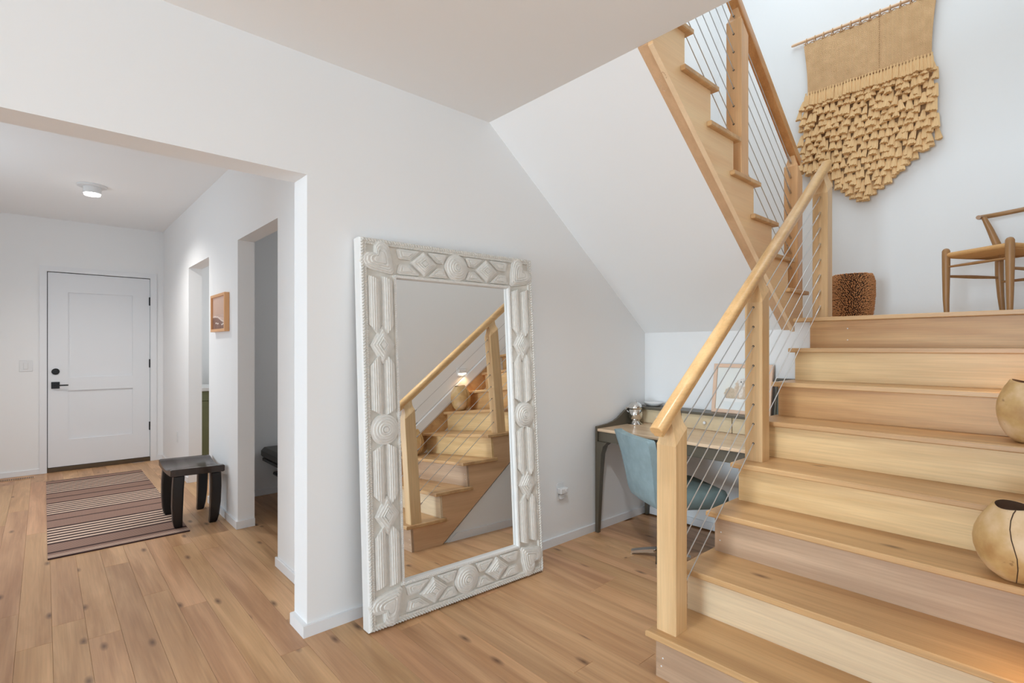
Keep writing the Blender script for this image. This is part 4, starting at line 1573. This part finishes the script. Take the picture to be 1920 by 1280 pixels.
# ------------------------------------------------------------------ pod covered vase on the landing
vz = thing('pod_vase', 'rounded brown vase covered in small pods on the landing', 'vase', (4.55, 1.212, ZL))
vprof = [(0.112, 0.0), (0.122, 0.02), (0.134, 0.10), (0.142, 0.20), (0.142, 0.29), (0.134, 0.340), (0.122, 0.358), (0.10, 0.352)]
MB().lathe([(r - 0.008, z) for r, z in vprof], 32).build('body', M['pod_core'], vz)
pm = MB()
rv = random.Random(11)
nrow = 31
for i in range(nrow):
    z = 0.014 + 0.340 * i / (nrow - 1)
    for q in range(len(vprof) - 2):
        if vprof[q][1] <= z <= vprof[q + 1][1]:
            break
    t_ = (z - vprof[q][1]) / max(1e-6, vprof[q + 1][1] - vprof[q][1])
    r = vprof[q][0] + (vprof[q + 1][0] - vprof[q][0]) * t_
    npod = 66
    for k in range(npod):
        a = 2 * PI * (k + 0.5 * (i % 2) + rv.uniform(-0.3, 0.3)) / npod
        zz = z + rv.uniform(-0.003, 0.003)
        d = Vector((math.cos(a), math.sin(a), rv.uniform(-0.1, 0.5))).normalized()
        c = Vector((r * math.cos(a), r * math.sin(a), zz)) - d * 0.008
        s = d.cross(Vector((0, 0, 1))).normalized()
        u = s.cross(d)
        rad = rv.uniform(0.0036, 0.0050)
        ln = rv.uniform(0.011, 0.017)
        pts_ = [c + (s * math.cos(PI / 2 * q) + u * math.sin(PI / 2 * q)) * rad for q in range(4)]
        pts_ += [p + d * ln * 0.8 for p in pts_]
        pts_.append(c + d * ln)
        pm.add(pts_, [(0, 1, 5, 4), (1, 2, 6, 5), (2, 3, 7, 6), (3, 0, 4, 7), (4, 5, 8), (5, 6, 8), (6, 7, 8), (7, 4, 8)])
stuff(pm.build('pods', M['pod'], vz, 80))

# ------------------------------------------------------------------ wooden chair with curved back rail on the landing
F1, F2 = Vector((4.405, 0.640)), Vector((4.222, 0.322))
BD = Vector((0.867, -0.498))
R1, R2 = F1 + BD * 0.415 + (F2 - F1) * 0.06, F2 + BD * 0.415 - (F2 - F1) * 0.06
oc = (F1 + F2 + R1 + R2) / 4
wc = thing('curved_back_chair', 'oak chair with curved back rail and woven seat on the landing', 'chair', (oc.x, oc.y, ZL + 0.0015))
def W(p, z):
    return (p.x - oc.x, p.y - oc.y, z)
SH = 0.425
for f_ in (F1, F2):
    out = (f_ - oc).normalized()
    MB().tube([W(f_ - out * 0.004, 0.0), W(f_, 0.12), W(f_, 0.30), W(f_, 0.41), W(f_, 0.440), W(f_, 0.452), W(f_, 0.457)], [0.0135, 0.0175, 0.0215, 0.0225, 0.0220, 0.0155, 0.005], 14).build('leg', M['chair_oak'], wc, 60)
ax_ = (F1 - F2).normalized()
mid_r = (R1 + R2) / 2
for r_, sg in ((R1, 1), (R2, -1)):
    pts_ = [W(r_ + BD * 0.035, 0.0), W(r_ + BD * 0.012, 0.15), W(r_, 0.30), W(r_, 0.42), W(r_ + ax_ * sg * 0.012 - BD * 0.004, 0.50), W(r_ + ax_ * sg * 0.034 - BD * 0.030, 0.60), W(r_ + ax_ * sg * 0.052 - BD * 0.062, 0.69)]
    MB().tube(pts_, [0.0135, 0.018, 0.0225, 0.0235, 0.0225, 0.0185, 0.0135], 12).build('leg', M['chair_oak'], wc, 60)
# bent back rail
pts_, rr_ = [], []
for k in range(21):
    a = math.radians(-118 + 236 * k / 20)
    p = mid_r + ax_ * (0.248 * math.sin(a)) * (1.0) + BD * (0.168 * math.cos(a) - 0.02)
    pts_.append(W(p, 0.700 + 0.028 * math.cos(a)))
    rr_.append(0.0155 if 0 < k < 20 else 0.0135)
MB().tube(pts_, rr_, 12).build('back_rail', M['chair_oak'], wc, 60)
yb = mid_r + BD * 0.125
MB().tube([W(mid_r + BD * 0.01, 0.42), W(mid_r + BD * 0.035, 0.52), W(mid_r + BD * 0.06, 0.58)], [0.016, 0.02, 0.022], 8).tube([W(mid_r + BD * 0.06, 0.57), W(mid_r + ax_ * 0.05 + BD * 0.105, 0.64), W(mid_r + ax_ * 0.085 + BD * 0.136, 0.715)], [0.018, 0.013, 0.010], 8).tube([W(mid_r + BD * 0.06, 0.57), W(mid_r - ax_ * 0.05 + BD * 0.105, 0.64), W(mid_r - ax_ * 0.085 + BD * 0.136, 0.715)], [0.018, 0.013, 0.010], 8).build('back_splat', M['chair_oak'], wc, 60)
# woven cord seat: four triangular fields that sag to the middle
cn = [F1, R1, R2, F2]
cen = (F1 + F2 + R1 + R2) / 4
sm = MB()
NR = 16
for i in range(4):
    a, b2 = cn[i], cn[(i + 1) % 4]
    for j in range(NR):
        t0, t1 = j / NR, (j + 0.94) / NR
        q = lambda p, t_: p + (cen - p) * t_
        zt = lambda t_: SH - 0.020 * math.sin(PI / 2 * t_)
        zb = lambda t_: SH - 0.030 + 0.004 * t_ - 0.016 * math.sin(PI * t_)
        A0, B0, A1, B1 = q(a, t0), q(b2, t0), q(a, t1), q(b2, t1)
        sm.add([W(A0, zt(t0)), W(B0, zt(t0)), W(B1, zt(t1) + 0.002), W(A1, zt(t1) + 0.002), W(A0, zb(t0)), W(B0, zb(t0)), W(B1, zb(t1) - 0.002), W(A1, zb(t1) - 0.002)],
               [(0, 1, 2, 3), (7, 6, 5, 4), (0, 4, 5, 1)] if j == 0 else [(0, 1, 2, 3), (7, 6, 5, 4)])
stuff_seat = sm.build('woven_seat', M['cord_seat'], wc, 30)
for a, b2, z, rd in ((F1, F2, SH - 0.014, 0.0155), (F1, R1, SH - 0.012, 0.0145), (F2, R2, SH - 0.012, 0.0145), (R1, R2, SH - 0.012, 0.0145)):
    MB().tube([W(a, z), W(b2, z)], rd, 10).build('seat_rail', M['cord_seat'], wc, 60)
for a, b2, z, rd, fl_ in ((F1, F2, 0.335, 0.0095, 1), (F1, R1, 0.275, 0.012, 0.6), (F2, R2, 0.275, 0.012, 0.6), (R1, R2, 0.245, 0.010, 1)):
    m_p = (a + b2) / 2
    MB().tube([W(a, z), W(m_p, z), W(b2, z)], [rd * 0.7, rd, rd * 0.7], 10).build('stretcher', M['chair_oak'], wc, 60)

# ------------------------------------------------------------------ tasselled wall hanging
TX = XB - 0.035
T0 = Vector((TX, 1.23, 3.2))
tp = thing('wall_hanging', 'woven jute wall hanging with rows of tassels above the landing', 'wall hanging', T0)
def Bt(mb):
    return L3(mb, tp)
yL, yR = 1.683, 0.772
ztopL = 4.000
Bt(MB().tube([(TX, 1.785, 4.034), (TX, 1.77, 4.034), (TX, 0.70, 4.028), (TX, 0.665, 4.028)], [0.008, 0.012, 0.012, 0.008], 10)).build('rod', M['rod'], tp, 60)
# woven panel with slightly drawn-in sides
pn = MB()
NZ, NY = 14, 24
vs_, fs = [], []
for side in (0, 1):
    for j in range(NZ + 1):
        v = j / NZ
        z = 3.560 + (ztopL - 3.560) * v
        inL = 0.030 * math.sin(PI * (1 - v) * 0.5)
        a, b2 = yL - inL, yR + 0.030 * math.sin(PI * (1 - v) * 0.5)
        for i in range(NY + 1):
            u = i / NY
            wob = 0.004 * math.sin(u * 9 + v * 4)
            zz = z + (0.008 * abs(math.sin(u * PI * 13)) - 0.012 if j == NZ else 0)
            vs_.append((TX + 0.006 - side * 0.009 + wob, a + (b2 - a) * u, zz))
n1 = (NZ + 1) * (NY + 1)
for s_ in (0, 1):
    for j in range(NZ):
        for i in range(NY):
            a = s_ * n1 + j * (NY + 1) + i
            fs.append((a, a + 1, a + NY + 2, a + NY + 1))
for j in range(NZ):
    for i in (0, NY):
        a = j * (NY + 1) + i
        fs.append((a, a + NY + 1, n1 + a + NY + 1, n1 + a))
for i in range(NY):
    for j in (0, NZ):
        a = j * (NY + 1) + i
        fs.append((a, a + 1, n1 + a + 1, n1 + a))
pn.add(vs_, fs)
Bt(pn).build('woven_panel', M['jute'], tp, 60)
sk = MB()
for i in range(24):
    z = 3.585 + 0.385 * i / 23
    sk.tube([(TX - 0.0045, 1.134, z), (TX - 0.0065, 1.130, z + 0.002), (TX - 0.0045, 1.126, z + 0.004)], 0.0018, 5)
stuff(Bt(sk).build('seam_stitches', M['seam'], tp, 0))
lp = MB()
for i in range(14):
    y = yL - 0.02 - (yL - yR - 0.04) * i / 13
    pts_ = []
    for q in range(9):
        a = 2 * PI * q / 9
        pts_.append((TX + 0.016 * math.cos(a), y + 0.004 * math.sin(a * 2), 4.018 + 0.030 * math.sin(a)))
    pts_.append(pts_[0])
    lp_o = Bt(MB().tube(pts_, 0.0040, 6, caps=False)).build('hanging_loop', M['cordage'], tp, 60)
Bt(MB().tube([(TX - 0.004, yL - (yL - yR) * i / 42, ztopL - 0.006 + (0.014 if i % 3 == 0 else 0.0)) for i in range(43)], 0.004, 6)).build('top_cord', M['cordage'], tp, 60)
# backing cloth that the tassels hang from
bk = MB().prism([(yL - 0.03, 3.565), (yR + 0.03, 3.565), (yR + 0.012, 2.985), (1.228, 2.640), (yL - 0.005, 2.985)], 0, TX + 0.004, TX + 0.012)
Bt(bk).build('backing_cloth', M['cordage'], tp, 0)
# tassels
def tassel_mesh(name, w_, ln, seed, dp=0.62, prof=((0.0, 0.34), (0.08, 0.46), (0.3, 0.62), (0.65, 0.82), (0.94, 1.0), (1.0, 1.02))):
    r = random.Random(seed)
    n = 18
    ph = r.uniform(0, 6)
    rings = []
    for t_, k in prof:
        rr = []
        for q in range(n):
            a = 2 * PI * q / n
            rad = w_ * 0.5 * k * (1 + (0.09 if q % 2 else -0.09) + 0.06 * math.sin(3 * a + ph))
            rr.append((-w_ * 0.10 * t_ + rad * math.cos(a) * dp, rad * math.sin(a) + w_ * 0.10 * math.sin(ph) * t_, -ln * t_ + ((0.004 * math.sin(2 * a + ph) + (0.004 if q % 2 else 0)) if t_ > 0.9 else 0)))
        rings.append(rr)
    return MB().loft(rings).mesh(name, M['tassel'], 35)


tms = [tassel_mesh('tassel', w_, ln, s_) for s_, (w_, ln) in enumerate(((0.048, 0.092), (0.054, 0.098), (0.043, 0.086), (0.056, 0.090), (0.046, 0.102), (0.050, 0.084)))]
long_ = [tassel_mesh('tassel', w_, ln, 20 + s_, 0.7) for s_, (w_, ln) in enumerate(((0.044, 0.112), (0.050, 0.118), (0.042, 0.106)))]
rt = random.Random(21)
fr_m = [tassel_mesh('fringe_strand', 0.032, 0.128, 40 + s_, 0.8, ((0.0, 0.34), (0.16, 0.36), (0.26, 0.62), (0.6, 0.86), (0.95, 1.0), (1.0, 0.96))) for s_ in range(3)]
cnt = 0
nf = 42
for i in range(nf):
    y = yL - 0.024 - (yL - yR - 0.048) * i / (nf - 1)
    link_mesh('fringe_strand', fr_m[i % 3], tp, Vector((TX - 0.024, y, 3.562 + 0.004 * math.sin(i * 0.9))) - T0, (rt.uniform(-0.05, 0.05), rt.uniform(0.06, 0.16), 0))
def lower_edge(y):
    # outline of the lower tassel tips: two shoulders and a point
    if y > 1.228:
        return 2.545 + (2.890 - 2.545) * ((y - 1.228) / (yL + 0.02 - 1.228)) ** 1.0
    return 2.545 + (2.915 - 2.545) * ((1.228 - y) / (1.228 - yR)) ** 1.0


row = 0
z = 3.498
while z > 2.58:
    n = 19
    for i in range(n + (row % 2)):
        u = (i + (0.0 if row % 2 else 0.5)) / n
        y = yL + 0.012 - (yL - yR + 0.012) * u + rt.uniform(-0.008, 0.008)
        zz = z + rt.uniform(-0.010, 0.010)
        le = lower_edge(y)
        ml = le + 0.060
        if zz - 0.075 < le:
            continue
        lower = zz - le < 0.22 and row > 5 and rt.random() < 0.6
        me = rt.choice(long_ if lower else tms)
        cnt += 1
        s_ = rt.uniform(0.92, 1.1)
        link_mesh('tassel', me, tp, Vector((TX - 0.014 - rt.uniform(0, 0.008), y, zz)) - T0, (rt.uniform(-0.16, 0.16), rt.uniform(0.07, 0.18), rt.uniform(-0.3, 0.3)), (s_, s_, s_))
    row += 1
    z -= 0.0565
# last row along the slanted lower edge
for i in range(22):
    u = i / 21
    y = yL + 0.01 - (yL - yR + 0.008) * u
    le = lower_edge(y)
    cnt += 1
    link_mesh('tassel', rt.choice(long_), tp, Vector((TX - 0.006, y, le + 0.098)) - T0, (rt.uniform(-0.10, 0.10), rt.uniform(0.02, 0.12), rt.uniform(-0.3, 0.3)))
